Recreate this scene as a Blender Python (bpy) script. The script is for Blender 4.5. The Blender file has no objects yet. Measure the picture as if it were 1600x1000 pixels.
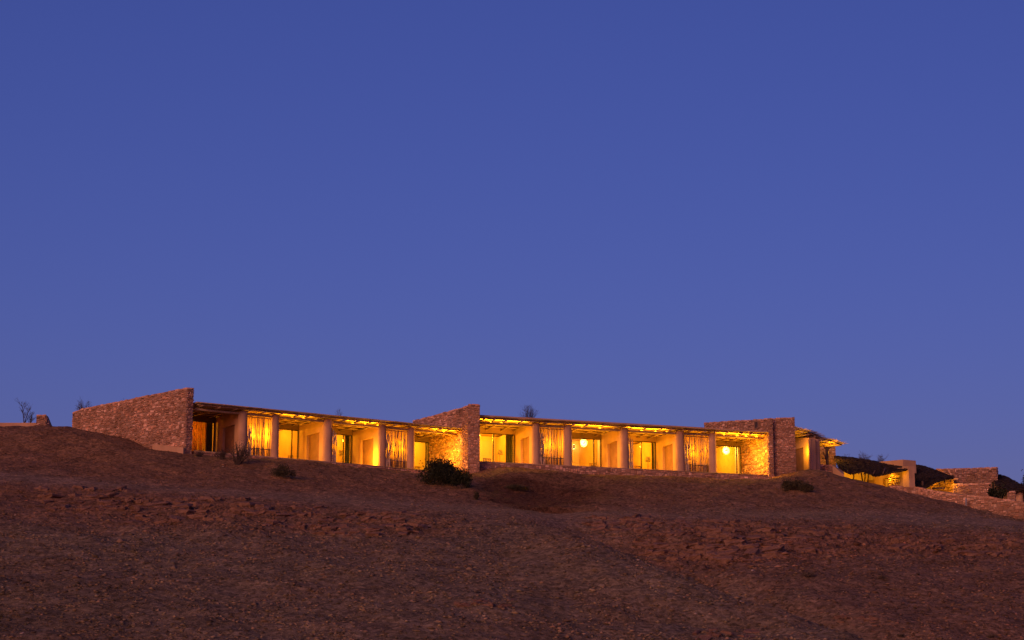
import bpy, math, random
import numpy as np
from mathutils import Vector, Matrix

random.seed(7)
rng = np.random.default_rng(11)
sc = bpy.context.scene
col = sc.collection
R = math.radians

# ------------------------------------------------------------------ camera
F_PX = 3115.0                       # focal length in photo pixels (1600 wide)
TILT = math.atan(650.0 / F_PX)      # the true horizon lies below the frame: we look up a hill
cam_d = bpy.data.cameras.new('camera')
cam = bpy.data.objects.new('camera', cam_d)
col.objects.link(cam)
cam_d.sensor_width = 36.0
cam_d.lens = 36.0 * F_PX / 1600.0
cam_d.clip_start = 0.5
cam_d.clip_end = 12000
cam.location = (0, 0, 0)
cam.rotation_euler = (math.pi / 2 + TILT, 0, 0)
sc.camera = cam

# ------------------------------------------------------------------ sky
SUN_EL, SUN_ROT = R(3.0), R(190)
wd = bpy.data.worlds.new('World')
sc.world = wd
wd.use_nodes = True
wn = wd.node_tree
bg = wn.nodes['Background']
sky = wn.nodes.new('ShaderNodeTexSky')
sky.sky_type = 'NISHITA'
sky.sun_disc = False
sky.sun_elevation = SUN_EL
sky.sun_rotation = SUN_ROT
sky.ozone_density = 4.0
sky.dust_density = 1.0
tint = wn.nodes.new('ShaderNodeMix')
tint.data_type = 'RGBA'
tint.blend_type = 'MULTIPLY'
tint.inputs[0].default_value = 1.0
tint.inputs[7].default_value = (1.55, 0.70, 1.25, 1)      # dusk white balance of the picture
wn.links.new(sky.outputs[0], tint.inputs[6])
wn.links.new(tint.outputs[2], bg.inputs[0])
bg.inputs[1].default_value = 0.15

# ------------------------------------------------------------------ sun: the afterglow behind the camera
sd = bpy.data.lights.new('sun', 'SUN')
sun = bpy.data.objects.new('sun', sd)
col.objects.link(sun)
sd.energy = 1.6
sd.angle = R(22)
sd.color = (1.0, 0.435, 0.22)
_d = Vector((0.52, 0.82, -0.28))
sun.rotation_euler = _d.to_track_quat('-Z', 'Y').to_euler()

sc.view_settings.view_transform = 'Standard'
sc.view_settings.look = 'None'
sc.view_settings.exposure = 0.0
sc.view_settings.gamma = 1.0
sc.view_settings.use_curve_mapping = False
sc.cycles.use_denoising = True
sc.cycles.max_bounces = 6
sc.cycles.diffuse_bounces = 3
sc.cycles.glossy_bounces = 2
sc.cycles.transparent_max_bounces = 12
sc.cycles.sample_clamp_indirect = 4.0

# ------------------------------------------------------------------ survey helpers
def ray(px, py):
    u, w = px - 800.0, 500.0 - py
    return Vector((u, F_PX * math.cos(TILT) - w * math.sin(TILT), F_PX * math.sin(TILT) + w * math.cos(TILT)))

def P(px, py, Y):
    r = ray(px, py)
    return r * (Y / r.y)

# ------------------------------------------------------------------ materials
def new_mat(name):
    m = bpy.data.materials.new(name)
    m.use_nodes = True
    nt = m.node_tree
    return m, nt, nt.nodes['Principled BSDF']

def noisy(name, c1, c2, scale=4.0, rough=0.9, bump=0.3, bscale=20.0, detail=6, attr=None, bdist=0.03, stretch=None):
    m, nt, b = new_mat(name)
    N, L = nt.nodes, nt.links
    tc = N.new('ShaderNodeTexCoord')
    src = tc.outputs['Object']
    if stretch:
        mp = N.new('ShaderNodeMapping')
        mp.inputs['Scale'].default_value = stretch
        L.new(src, mp.inputs['Vector'])
        src = mp.outputs[0]
    n1 = N.new('ShaderNodeTexNoise')
    n1.inputs['Scale'].default_value = scale
    n1.inputs['Detail'].default_value = detail
    L.new(src, n1.inputs['Vector'])
    cr = N.new('ShaderNodeValToRGB')
    cr.color_ramp.elements[0].position = 0.3
    cr.color_ramp.elements[1].position = 0.7
    cr.color_ramp.elements[0].color = (*c1, 1)
    cr.color_ramp.elements[1].color = (*c2, 1)
    L.new(n1.outputs['Fac'], cr.inputs[0])
    out = cr.outputs[0]
    if attr:
        at = N.new('ShaderNodeAttribute')
        at.attribute_name = attr
        mx = N.new('ShaderNodeMix')
        mx.data_type = 'RGBA'
        mx.blend_type = 'MULTIPLY'
        mx.inputs[0].default_value = 1.0
        L.new(out, mx.inputs[6])
        L.new(at.outputs['Color'], mx.inputs[7])
        out = mx.outputs[2]
    L.new(out, b.inputs['Base Color'])
    b.inputs['Roughness'].default_value = rough
    b.inputs['Specular IOR Level'].default_value = 0.15
    if bump:
        n2 = N.new('ShaderNodeTexNoise')
        n2.inputs['Scale'].default_value = bscale
        n2.inputs['Detail'].default_value = 8
        L.new(src, n2.inputs['Vector'])
        bp = N.new('ShaderNodeBump')
        bp.inputs['Strength'].default_value = bump
        bp.inputs['Distance'].default_value = bdist
        L.new(n2.outputs['Fac'], bp.inputs['Height'])
        L.new(bp.outputs[0], b.inputs['Normal'])
    return m

M = {}
M['plaster'] = noisy('adobe_plaster', (.40, .235, .140), (.56, .345, .215), .9, .95, .4, 9, detail=9)
M['plaster_in'] = noisy('room_plaster', (.54, .40, .24), (.64, .48, .30), .8, .9, .1, 9)
M['lintel'] = noisy('brown_lintel', (.17, .10, .065), (.24, .145, .09), 2.0, .9, .2, 12)
M['mortar'] = noisy('stone_mortar', (.22, .13, .092), (.31, .19, .135), 3.0, .95, .5, 14)
M['stone'] = noisy('rubble_stone', (.42, .255, .175), (.62, .385, .275), 1.1, .92, .6, 22, attr='Col')
M['floor'] = noisy('terrace_floor', (.30, .20, .14), (.38, .25, .18), 2.0, .8, .2, 12)
M['stick'] = noisy('peeled_stick', (.34, .225, .14), (.48, .33, .21), 5, .8, .4, 30, stretch=(6, 6, .6))
def _vary(m, lo, hi):
    nt = m.node_tree; N, L = nt.nodes, nt.links
    b = N['Principled BSDF']; src = b.inputs['Base Color'].links[0].from_socket
    oi = N.new('ShaderNodeObjectInfo'); mr = N.new('ShaderNodeMapRange')
    mr.inputs[3].default_value, mr.inputs[4].default_value = lo, hi
    L.new(oi.outputs['Random'], mr.inputs[0])
    mx = N.new('ShaderNodeMix'); mx.data_type = 'RGBA'; mx.blend_type = 'MULTIPLY'; mx.inputs[0].default_value = 1
    L.new(src, mx.inputs[6]); L.new(mr.outputs[0], mx.inputs[7]); L.new(mx.outputs[2], b.inputs['Base Color'])
_vary(M['stick'], .35, 1.35)
M['pole'] = noisy('pale_pole', (.42, .30, .22), (.55, .40, .30), 5, .8, .4, 30, stretch=(6, 6, .6))
M['niche_brown'] = noisy('brown_niche', (.22, .115, .065), (.29, .155, .09), 2, .85, .2, 14)  # niche panels, a darker brown than the plaster around them
M['twig_grey'] = noisy('grey_twig', (.16, .115, .10), (.24, .175, .15), 5, .9, 0)
M['log'] = noisy('eucalyptus_log', (.34, .225, .14), (.50, .35, .22), 4, .85, .4, 25)
M['reed'] = noisy('roof_reed', (.36, .25, .15), (.56, .41, .26), 9, .9, .4, 40)
M['thatch'] = noisy('dark_thatch', (.020, .013, .010), (.075, .050, .036), 12, .95, .6, 40)
M['frame'] = noisy('bronze_frame', (.06, .04, .03), (.09, .06, .045), 5, .5, 0)
M['cloth_dark'] = noisy('green_grey_curtain', (.050, .052, .042), (.075, .077, .060), 6, .95, .2, 30)
M['cloth_orange'] = noisy('ochre_curtain', (.50, .30, .14), (.60, .37, .18), 4, .95, .2, 30)
M['cloth_pale'] = noisy('linen_shade', (.60, .50, .38), (.70, .60, .46), 5, .95, .1, 30)
M['wood'] = noisy('dark_wood', (.10, .06, .035), (.16, .095, .055), 6, .6, .2, 30)
M['chair_wood'] = noisy('oiled_wood', (.22, .13, .07), (.30, .18, .10), 6, .6, .2, 30)
M['leaf'] = noisy('dark_leaf', (.018, .022, .012), (.040, .044, .024), 2.5, .8, 0)
M['leaf_grey'] = noisy('dry_grey_leaf', (.085, .065, .05), (.15, .11, .085), 2.5, .9, 0)
M['leaf_olive'] = noisy('olive_leaf', (.045, .040, .024), (.085, .07, .042), 2.5, .9, 0)
M['twig'] = noisy('bare_twig', (.055, .038, .032), (.095, .068, .056), 5, .9, 0)
M['metal'] = noisy('grey_pipe', (.20, .19, .20), (.28, .27, .28), 4, .5, 0)
M['rock'] = noisy('red_ledge_rock', (.165, .092, .062), (.265, .152, .104), 3.0, .95, .9, 7, detail=10, bdist=.06)
M['pebble'] = noisy('loose_stone', (.75, .75, .75), (1.0, 1.0, 1.0), 3.0, .95, .3, 20, attr='Col')

def _sheer(m):
    nt = m.node_tree; N, L = nt.nodes, nt.links
    b = N['Principled BSDF']; src = b.inputs['Base Color'].links[0].from_socket
    tl = N.new('ShaderNodeBsdfTranslucent'); L.new(src, tl.inputs[0])
    mx = N.new('ShaderNodeMixShader'); mx.inputs[0].default_value = .7
    L.new(b.outputs[0], mx.inputs[1]); L.new(tl.outputs[0], mx.inputs[2]); L.new(mx.outputs[0], N['Material Output'].inputs[0])
_sheer(M['cloth_orange'])
_sheer(M['cloth_pale'])
def glass_mat():
    m, nt, b = new_mat('window_glass')
    N, L = nt.nodes, nt.links
    N.remove(b)
    out = N['Material Output']
    tr = N.new('ShaderNodeBsdfTransparent')
    tr.inputs[0].default_value = (.93, .94, .92, 1)
    gl = N.new('ShaderNodeBsdfGlossy')
    gl.inputs['Roughness'].default_value = 0.02
    fr = N.new('ShaderNodeFresnel')
    fr.inputs[0].default_value = 1.30
    mx = N.new('ShaderNodeMixShader')
    L.new(fr.outputs[0], mx.inputs[0])
    L.new(tr.outputs[0], mx.inputs[1])
    L.new(gl.outputs[0], mx.inputs[2])
    L.new(mx.outputs[0], out.inputs[0])
    return m
M['glass'] = glass_mat()

LAMP = (1.0, 0.43, 0.010)
def glow_mat(name, c, s):
    m, nt, b = new_mat(name)
    b.inputs['Base Color'].default_value = (.8, .7, .5, 1)
    b.inputs['Emission Color'].default_value = (*c, 1)
    b.inputs['Emission Strength'].default_value = s
    return m
M['bulb'] = glow_mat('lamp_glow', (1.0, .72, .25), 14)
M['bulb_soft'] = glow_mat('lamp_glow_soft', (1.0, .60, .14), 4)

def ground_mat():
    m, nt, b = new_mat('dry_red_soil')
    N, L = nt.nodes, nt.links
    tc = N.new('ShaderNodeTexCoord')
    at = N.new('ShaderNodeAttribute')
    at.attribute_name = 'Soil'
    def noise(scale, detail, stretch=None, rough=.6):
        n = N.new('ShaderNodeTexNoise')
        n.inputs['Scale'].default_value = scale
        n.inputs['Detail'].default_value = detail
        n.inputs['Roughness'].default_value = rough
        if stretch:
            mp = N.new('ShaderNodeMapping')
            mp.inputs['Scale'].default_value = stretch
            L.new(tc.outputs['Object'], mp.inputs[0])
            L.new(mp.outputs[0], n.inputs['Vector'])
        else:
            L.new(tc.outputs['Object'], n.inputs['Vector'])
        return n
    n1 = noise(3.0, 10, None, .7)
    cr = N.new('ShaderNodeValToRGB')
    cr.color_ramp.elements[0].position = .30
    cr.color_ramp.elements[1].position = .72
    cr.color_ramp.elements[0].color = (.50, .46, .44, 1)
    cr.color_ramp.elements[1].color = (1.35, 1.36, 1.38, 1)
    L.new(n1.outputs['Fac'], cr.inputs[0])
    mx = N.new('ShaderNodeMix')
    mx.data_type = 'RGBA'
    mx.blend_type = 'MULTIPLY'
    mx.inputs[0].default_value = 1
    L.new(at.outputs['Color'], mx.inputs[6])
    L.new(cr.outputs[0], mx.inputs[7])
    # small pale and dark gravel flecks
    vo = N.new('ShaderNodeTexVoronoi')
    vo.inputs['Scale'].default_value = 8.0
    L.new(tc.outputs['Object'], vo.inputs['Vector'])
    bw = N.new('ShaderNodeSeparateColor')
    L.new(vo.outputs['Color'], bw.inputs[0])
    mr = N.new('ShaderNodeMapRange')
    mr.inputs[1].default_value = 0.0
    mr.inputs[2].default_value = 1.0
    mr.inputs[3].default_value = .55
    mr.inputs[4].default_value = 1.45
    L.new(bw.outputs[0], mr.inputs[0])
    m2 = N.new('ShaderNodeMix')
    m2.data_type = 'RGBA'
    m2.blend_type = 'MULTIPLY'
    m2.inputs[0].default_value = 1
    L.new(mx.outputs[2], m2.inputs[6])
    L.new(mr.outputs[0], m2.inputs[7])
    L.new(m2.outputs[2], b.inputs['Base Color'])
    b.inputs['Roughness'].default_value = .97
    b.inputs['Specular IOR Level'].default_value = .1
    n2 = noise(6.0, 10, None, .75)
    bp = N.new('ShaderNodeBump')
    bp.inputs['Strength'].default_value = .9
    bp.inputs['Distance'].default_value = .10
    L.new(n2.outputs['Fac'], bp.inputs['Height'])
    L.new(bp.outputs[0], b.inputs['Normal'])
    return m
M['ground'] = ground_mat()

# ------------------------------------------------------------------ mesh helpers
class MB:
    def __init__(s):
        s.v, s.f, s.c = [], [], []
    def quadbox(s, b, t, c=None):
        """b, t: 4 bottom and 4 top points, same winding (ccw from above)"""
        i = len(s.v)
        s.v += [tuple(p) for p in b] + [tuple(p) for p in t]
        fs = [(i+3, i+2, i+1, i), (i+4, i+5, i+6, i+7)] + [(i+k, i+(k+1) % 4, i+4+(k+1) % 4, i+4+k) for k in range(4)]
        s.f += fs
        if c: s.c += [c] * 6
    def box(s, fr, u0, u1, v0, v1, w0, w1):
        pts = [(u0, v0), (u1, v0), (u1, v1), (u0, v1)]
        s.quadbox([fr(u, v, w0) for u, v in pts], [fr(u, v, w1) for u, v in pts])
    def prism(s, plan):
        """plan: ccw list of (x, y, zb, zt)"""
        i, n = len(s.v), len(plan)
        s.v += [(p[0], p[1], p[2]) for p in plan] + [(p[0], p[1], p[3]) for p in plan]
        s.f += [tuple(range(i+n-1, i-1, -1)), tuple(range(i+n, i+2*n))]
        s.f += [(i+k, i+(k+1) % n, i+n+(k+1) % n, i+n+k) for k in range(n)]
    def tube(s, pts, rad, n=6, cap=True):
        pts = [Vector(p) for p in pts]
        if not isinstance(rad, (list, tuple)): rad = [rad] * len(pts)
        i0 = len(s.v)
        for k, p in enumerate(pts):
            d = (pts[min(k+1, len(pts)-1)] - pts[max(k-1, 0)]).normalized()
            a = d.cross(Vector((0, 0, 1)))
            if a.length < .05: a = d.cross(Vector((0, 1, 0)))
            a.normalize()
            b = d.cross(a)
            for j in range(n):
                t = 2 * math.pi * j / n
                s.v.append(tuple(p + a * (math.cos(t) * rad[k]) + b * (math.sin(t) * rad[k])))
        for k in range(len(pts) - 1):
            for j in range(n):
                s.f.append((i0+k*n+j, i0+k*n+(j+1) % n, i0+(k+1)*n+(j+1) % n, i0+(k+1)*n+j))
        if cap:
            s.f.append(tuple(i0+j for j in range(n-1, -1, -1)))
            e = i0 + (len(pts)-1)*n
            s.f.append(tuple(e+j for j in range(n)))
    def lathe(s, c, prof, n=20):
        """prof: list of (r, z) upward round the vertical axis at c"""
        i0 = len(s.v)
        for r, z in prof:
            for j in range(n):
                t = 2 * math.pi * j / n
                s.v.append((c[0] + r*math.cos(t), c[1] + r*math.sin(t), c[2] + z))
        for k in range(len(prof)-1):
            for j in range(n):
                s.f.append((i0+k*n+j, i0+k*n+(j+1) % n, i0+(k+1)*n+(j+1) % n, i0+(k+1)*n+j))
        s.f.append(tuple(i0+j for j in range(n-1, -1, -1)))
        e = i0+(len(prof)-1)*n
        s.f.append(tuple(e+j for j in range(n)))
    def mesh(s, name, mat, smooth=False):
        me = bpy.data.meshes.new(name)
        me.from_pydata(s.v, [], s.f)
        me.materials.append(M[mat] if isinstance(mat, str) else mat)
        if smooth:
            me.polygons.foreach_set('use_smooth', [True] * len(me.polygons))
        if s.c:
            at = me.attributes.new('Col', 'FLOAT_COLOR', 'FACE')
            at.data.foreach_set('color', np.array([(*c, 1) for c in s.c], dtype=np.float32).ravel())
        return me
    def build(s, name, mat, parent=None, smooth=False, kind=None):
        o = bpy.data.objects.new(name, s.mesh(name, mat, smooth))
        return put(o, parent, kind)

def put(o, parent=None, kind=None):
    col.objects.link(o)
    if parent is not None:
        o.parent = parent
        # meshes are authored in world space: undo the chain of parent locations
        off = Vector((0, 0, 0))
        q = parent
        while q is not None:
            off += q.location
            q = q.parent
        o.location = o.location - off
    if kind: o['kind'] = kind
    return o

def tag(o, label, cat, group=None):
    o['label'] = label
    o['category'] = cat
    if group: o['group'] = group
    return o

def thing(name, label, cat, loc, group=None):
    o = bpy.data.objects.new(name, None)
    o.location = loc
    o.empty_display_size = .2
    o['kind'] = 'thing'
    col.objects.link(o)
    return tag(o, label, cat, group)

# ------------------------------------------------------------------ numpy gradient noise
_perm = rng.permutation(512)
_gx = np.cos(np.linspace(0, 2*np.pi, 512, endpoint=False))
_gy = np.sin(np.linspace(0, 2*np.pi, 512, endpoint=False))
def pn(x, y):
    xi, yi = np.floor(x).astype(int), np.floor(y).astype(int)
    xf, yf = x - xi, y - yi
    def g(ix, iy, dx, dy):
        h = _perm[(_perm[ix & 511] + iy) & 511]
        return _gx[h]*dx + _gy[h]*dy
    u = xf*xf*xf*(xf*(xf*6-15)+10)
    v = yf*yf*yf*(yf*(yf*6-15)+10)
    a = g(xi, yi, xf, yf); b = g(xi+1, yi, xf-1, yf)
    c = g(xi, yi+1, xf, yf-1); d = g(xi+1, yi+1, xf-1, yf-1)
    return ((a*(1-u)+b*u)*(1-v) + (c*(1-u)+d*u)*v) * 1.5
def fbm(x, y, o=4, gain=.5):
    s, a = 0, 1.0
    for k in range(o):
        s = s + a*pn(x*2**k + 17.3*k, y*2**k - 9.1*k)
        a *= gain
    return s
def sstep(a, b, x):
    t = np.clip((x-a)/(b-a), 0, 1)
    return t*t*(3-2*t)

# ------------------------------------------------------------------ lodge frames (facade lines surveyed on the ground)
class Frame:
    def __init__(s, pa, pb, fz):
        s.o = Vector((pa.x, pa.y, 0)); d = Vector((pb.x-pa.x, pb.y-pa.y, 0))
        s.L = d.length; s.u = d.normalized(); s.v = Vector((-s.u.y, s.u.x, 0)); s.z = fz
    def __call__(s, u, v, w):
        p = s.o + s.u*u + s.v*v
        return Vector((p.x, p.y, s.z + w))
    def U(s, px, v=0.0):
        """distance along the facade where the sight line of photo column px meets the plane at depth v"""
        r = ray(px, 700)
        o = s.o + s.v*v
        # o + u*t = k*r (xy)
        det = s.u.x*(-r.y) - (-r.x)*s.u.y
        return ((-o.x)*(-r.y) - (-r.x)*(-o.y)) / det

FA = Frame(P(300, 703, 118.0), P(650, 733, 126.6), P(300, 703.5, 117.6).z)
FB = Frame(P(750, 720, 126.3), P(1200, 742, 133.2), P(750, 720.5, 125.8).z)

# ------------------------------------------------------------------ terrain
CP = []
def cp(*t):
    for px, py, Y in t:
        p = P(px, py, Y); CP.append((p.x, p.y, p.z))
# bottom of the frame and below
cp((-150, 1000, 57), (0, 1000, 58), (400, 1000, 58), (800, 1000, 60), (1200, 1000, 66), (1600, 1000, 71), (1750, 1000, 73))
cp((-150, 900, 69), (0, 900, 70), (400, 900, 71), (800, 900, 73), (1000, 900, 75.5), (1200, 900, 80), (1400, 900, 82.5), (1600, 900, 84), (1750, 900, 85))
cp((-150, 830, 82), (0, 830, 82.5), (250, 830, 84), (500, 836, 84), (800, 840, 85), (1000, 850, 87), (1150, 862, 90), (1300, 862, 91), (1450, 862, 92), (1600, 862, 93))
cp((-150, 765, 96), (0, 768, 97), (200, 780, 95.5), (400, 790, 94.5), (600, 802, 93.5), (760, 808, 93), (900, 815, 95), (1100, 826, 97), (1300, 826, 100), (1450, 835, 101), (1600, 842, 102))
# the track
cp((-150, 738, 104), (0, 740, 104.5), (200, 757, 103), (400, 770, 102), (600, 785, 101), (750, 794, 101), (900, 798, 103), (1100, 805, 106), (1300, 806, 110), (1450, 812, 113), (1600, 822, 115))
# slope up to the lodges
cp((-150, 700, 115), (0, 705, 115), (150, 715, 114), (300, 728, 112.5), (450, 742, 112.5), (600, 757, 113.5), (740, 772, 113.5), (860, 776, 113), (1000, 780, 114), (1150, 785, 116), (1300, 786, 118), (1450, 796, 120.5))
cp((-150, 671, 126), (0, 673, 126.5), (55, 674.5, 126.8), (112, 676, 126.2), (200, 689, 121.8), (285, 707, 117.2))
cp((-150, 680, 130), (0, 686, 130), (55, 688, 130), (105, 692, 130), (1340, 756, 133.3), (1380, 769, 133))
cp((330, 711, 117.8), (420, 719, 119.8), (520, 727, 121.8), (620, 738, 123.8), (690, 746, 124.6), (735, 742, 125.6))
cp((758, 733, 125.4), (850, 737, 126.6), (1000, 744, 128.8), (1130, 750, 130.8), (1190, 753, 131.4))
cp((820, 758, 119), (1000, 760, 121), (1230, 740, 132.4), (1252, 737, 134), (1290, 738, 135), (1318, 744, 134.5), (1360, 759, 132.5))
cp((1390, 766, 131.5), (1450, 781, 129), (1500, 793, 127), (1560, 806, 125), (1600, 813, 124), (1750, 840, 120))
def cw(fr, u, v, w): CP.append(tuple(fr(u, v, w)))
for u in (1, 8, 15, 19): cw(FA, u, 2.5, -.45); cw(FA, u, 8, -.4); cw(FA, u, 16, -1.2)
for u in (1, 8, 15, 21): cw(FB, u, 2.5, -.45); cw(FB, u, 8, -.4); cw(FB, u, 16, -1.2)
for x, y, z in ((-34, 135, 17.6), (-34, 150, 15), (-20, 155, 14), (0, 160, 13.5), (22, 160, 13), (34, 150, 13), (44, 160, 11), (26, 144, 15.6),
                (-60, 118, 15), (-60, 90, 9), (-60, 60, 2), (60, 110, 7), (60, 80, 3.5), (60, 60, 0.5), (-60, 140, 14), (60, 140, 9.5),
                (-45, 45, .6), (0, 45, .7), (45, 45, -.6), (0, 20, -1.6), (-40, 15, -2), (40, 15, -2), (0, 0, -1.8), (0, -30, -3)):
    CP.append((x, y, z))
CP = np.array(CP)
def tps_fit(c, lam=.02):
    n = len(c)
    d2 = ((c[:, None, :2] - c[None, :, :2])**2).sum(-1)
    K = .5*d2*np.log(d2 + 1e-9) + lam*np.eye(n)
    Pm = np.c_[np.ones(n), c[:, :2]]
    A = np.block([[K, Pm], [Pm.T, np.zeros((3, 3))]])
    return np.linalg.solve(A, np.r_[c[:, 2], 0, 0, 0])
_w = tps_fit(CP)
def base_h(X, Y):
    sh = X.shape
    x, y = X.ravel(), Y.ravel()
    out = np.empty_like(x)
    for i in range(0, len(x), 40000):
        a, b = x[i:i+40000], y[i:i+40000]
        d2 = (a[:, None]-CP[:, 0])**2 + (b[:, None]-CP[:, 1])**2
        out[i:i+40000] = (.5*d2*np.log(d2+1e-9)) @ _w[:-3] + _w[-3] + _w[-2]*a + _w[-1]*b
    return out.reshape(sh)
def axis(f0, f1, st, lo, hi):
    a = list(np.arange(f0, f1, st)); s = st; x = f0
    pre = []
    while x > lo:
        s *= 1.35; x -= s; pre.append(x)
    s, x = st, a[-1]
    post = []
    while x < hi:
        s *= 1.35; x += s; post.append(x)
    return np.array(pre[::-1] + a + post)
ax = axis(-37, 41, .20, -5000, 5000)
ay = axis(50, 139, .20, -3000, 6000)
GX, GY = np.meshgrid(ax, ay)
cx, cy = np.clip(GX, -60, 60), np.clip(GY, -30, 160)
H0 = base_h(cx, cy)
far = np.sqrt((GX-cx)**2 + (GY-cy)**2)
H0 = H0 - 45*(1-np.exp(-far/160))*(GY > 60) * sstep(0, 40, far)
# photo coordinates of every ground vertex, used only as the site plan for soil patches
_den = GY*math.cos(TILT) + H0*math.sin(TILT)
_den = np.where(_den < 5, 5, _den)
PX = 800 + F_PX*GX/_den
PY = 500 - F_PX*(H0*math.cos(TILT) - GY*math.sin(TILT))/_den
inside = np.exp(-np.maximum(0, far))
near_house = np.zeros_like(GX)
for fr in (FA, FB):
    dx, dy = GX-fr.o.x, GY-fr.o.y
    uu, vv = dx*fr.u.x+dy*fr.u.y, dx*fr.v.x+dy*fr.v.y
    near_house = np.maximum(near_house, sstep(-5, -.6, vv)*sstep(-6, 0, uu)*(1-sstep(fr.L+1, fr.L+7, uu)))
def trk(px):   # the track's centre line across the slope
    return np.interp(px, [-400, 0, 200, 400, 600, 750, 900, 1100, 1300, 1450, 1600, 2000], [715, 744, 760, 773, 787, 796, 800, 807, 804, 809, 819, 840])
dtrk = PY - trk(PX)
track = np.exp(-(dtrk/9.0)**2) * (GY > 85) * (GY < 122)
def blob(px, py, rx, ry):
    return np.exp(-(((PX-px)/rx)**2 + ((PY-py)/ry)**2)**1.5) * (GY > 50) * (GY < 138)
wob = fbm(GX*.35, GY*.35, 3)
out_r = np.clip(blob(1060, 845, 190, 42) + blob(1250, 850, 160, 30) + blob(1480, 852, 150, 24), 0, 1)
out_l = np.clip(blob(220, 795, 190, 32) + blob(420, 812, 150, 26) + blob(620, 822, 130, 24), 0, 1)
outc = np.clip(np.maximum(out_r*.9, out_l*.62) + .25*wob*np.maximum(out_r, out_l), 0, 1)
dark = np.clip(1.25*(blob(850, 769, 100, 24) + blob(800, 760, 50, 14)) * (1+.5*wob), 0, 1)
lump = .20*fbm(GX*.20, GY*.20, 2) + .10*fbm(GX*.7, GY*.7, 3) + .058*fbm(GX*2.2+5, GY*2.2, 2) - .45*blob(850, 772, 90, 20)
# the gully between the near spur and the hollow with the ledges
gl = np.interp(PX, [700, 870, 1000, 1150, 1330, 1500], [770, 812, 858, 915, 985, 1050])
fold = (PY - gl)
gm_ = sstep(780, 900, PX) * (GY < 108) * (GY > 40)
lump = lump - 1.0*np.exp(-((fold+6)/26.0)**2)*gm_ + .6*np.exp(-((fold-48)/42.0)**2)*gm_
calm = (1 - .75*track) * (1 - .55*near_house) * inside
Z = H0 + lump*calm
# rock ledges: level treads and steep risers where the strata crop out
st = .42
q = (Z + .12*fbm(GX*.5, GY*.5, 2)) / st
fq = q - np.floor(q)
stepped = (np.floor(q) + sstep(.62, .95, fq)) * st
Z = Z + outc*.75*(stepped - st*q + .0)
Z = Z + outc*.06*pn(GX*3.1, GY*3.1)
ny, nx = GX.shape
verts = np.c_[GX.ravel(), GY.ravel(), Z.ravel()]
ii = (np.arange(ny-1)[:, None]*nx + np.arange(nx-1)[None, :]).ravel()
faces = np.c_[ii, ii+1, ii+1+nx, ii+nx]
gm = bpy.data.meshes.new('ground')
gm.vertices.add(len(verts)); gm.vertices.foreach_set('co', verts.ravel())
gm.loops.add(len(faces)*4); gm.loops.foreach_set('vertex_index', faces.ravel().astype(np.int32))
gm.polygons.add(len(faces))
gm.polygons.foreach_set('loop_start', (np.arange(len(faces))*4).astype(np.int32))
gm.polygons.foreach_set('use_smooth', np.ones(len(faces), dtype=bool))
gm.update(calc_edges=True)
gm.materials.append(M['ground'])
# soil colours: grey-brown gravel below, redder earth above, paler dust on the track, bare dark earth patch
up = sstep(835, 770, PY + 10*wob)
c_low = np.array([.222, .166, .102]); c_up = np.array([.245, .134, .068])
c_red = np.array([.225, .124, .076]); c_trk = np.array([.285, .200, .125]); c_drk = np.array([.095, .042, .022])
soil = c_low + (c_up-c_low)*up[..., None]
soil = soil + (c_red-soil)*np.clip(outc*.8 + .30*np.clip(fbm(GX*.12+3, GY*.12, 3), 0, 1), 0, 1)[..., None]
# the right hand hollow is redder than the gravel spur on the left
hol = sstep(0, 160, (PX - 1000) - (PY-840)*1.9 + 60*wob) * (GY < 108)
soil = soil + (c_red*.95-soil)*(hol*.6)[..., None]
soil = soil + (c_trk-soil)*(track*.8*(1-.8*outc))[..., None]
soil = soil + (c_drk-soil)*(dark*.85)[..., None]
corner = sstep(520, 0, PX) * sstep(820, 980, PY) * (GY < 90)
soil = soil * (1 - .22*corner*np.clip(1+.8*wob, 0, 2))[..., None]     # vignetting painted into the soil, plus darker gravel, on the near left flank
soil = soil * (1 + .22*fbm(GX*.5, GY*.5, 4))[..., None]
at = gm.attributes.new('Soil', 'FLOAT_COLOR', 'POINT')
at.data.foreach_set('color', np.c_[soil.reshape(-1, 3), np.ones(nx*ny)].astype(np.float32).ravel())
ground = bpy.data.objects.new('ground', gm)
col.objects.link(ground)
ground['kind'] = 'structure'

def gh(x, y):
    """ground height by bilinear lookup"""
    x, y = np.asarray(x, float), np.asarray(y, float)
    i = np.clip(np.searchsorted(ax, x)-1, 0, nx-2); j = np.clip(np.searchsorted(ay, y)-1, 0, ny-2)
    tx, ty = (x-ax[i])/(ax[i+1]-ax[i]), (y-ay[j])/(ay[j+1]-ay[j])
    return (Z[j, i]*(1-tx)+Z[j, i+1]*tx)*(1-ty) + (Z[j+1, i]*(1-tx)+Z[j+1, i+1]*tx)*ty
_ts = np.arange(52, 150, .1)
def hit(px, py):
    """where the sight line of a photo point meets the ground"""
    r = ray(px, py); r = r/r.y
    z = gh(_ts*r.x, _ts)
    k = np.argmax(z >= _ts*r.z)
    t = _ts[k] if z[k] >= _ts[k]*r.z else 130.0
    return Vector((t*r.x, t, float(gh(t*r.x, t))))

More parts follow.
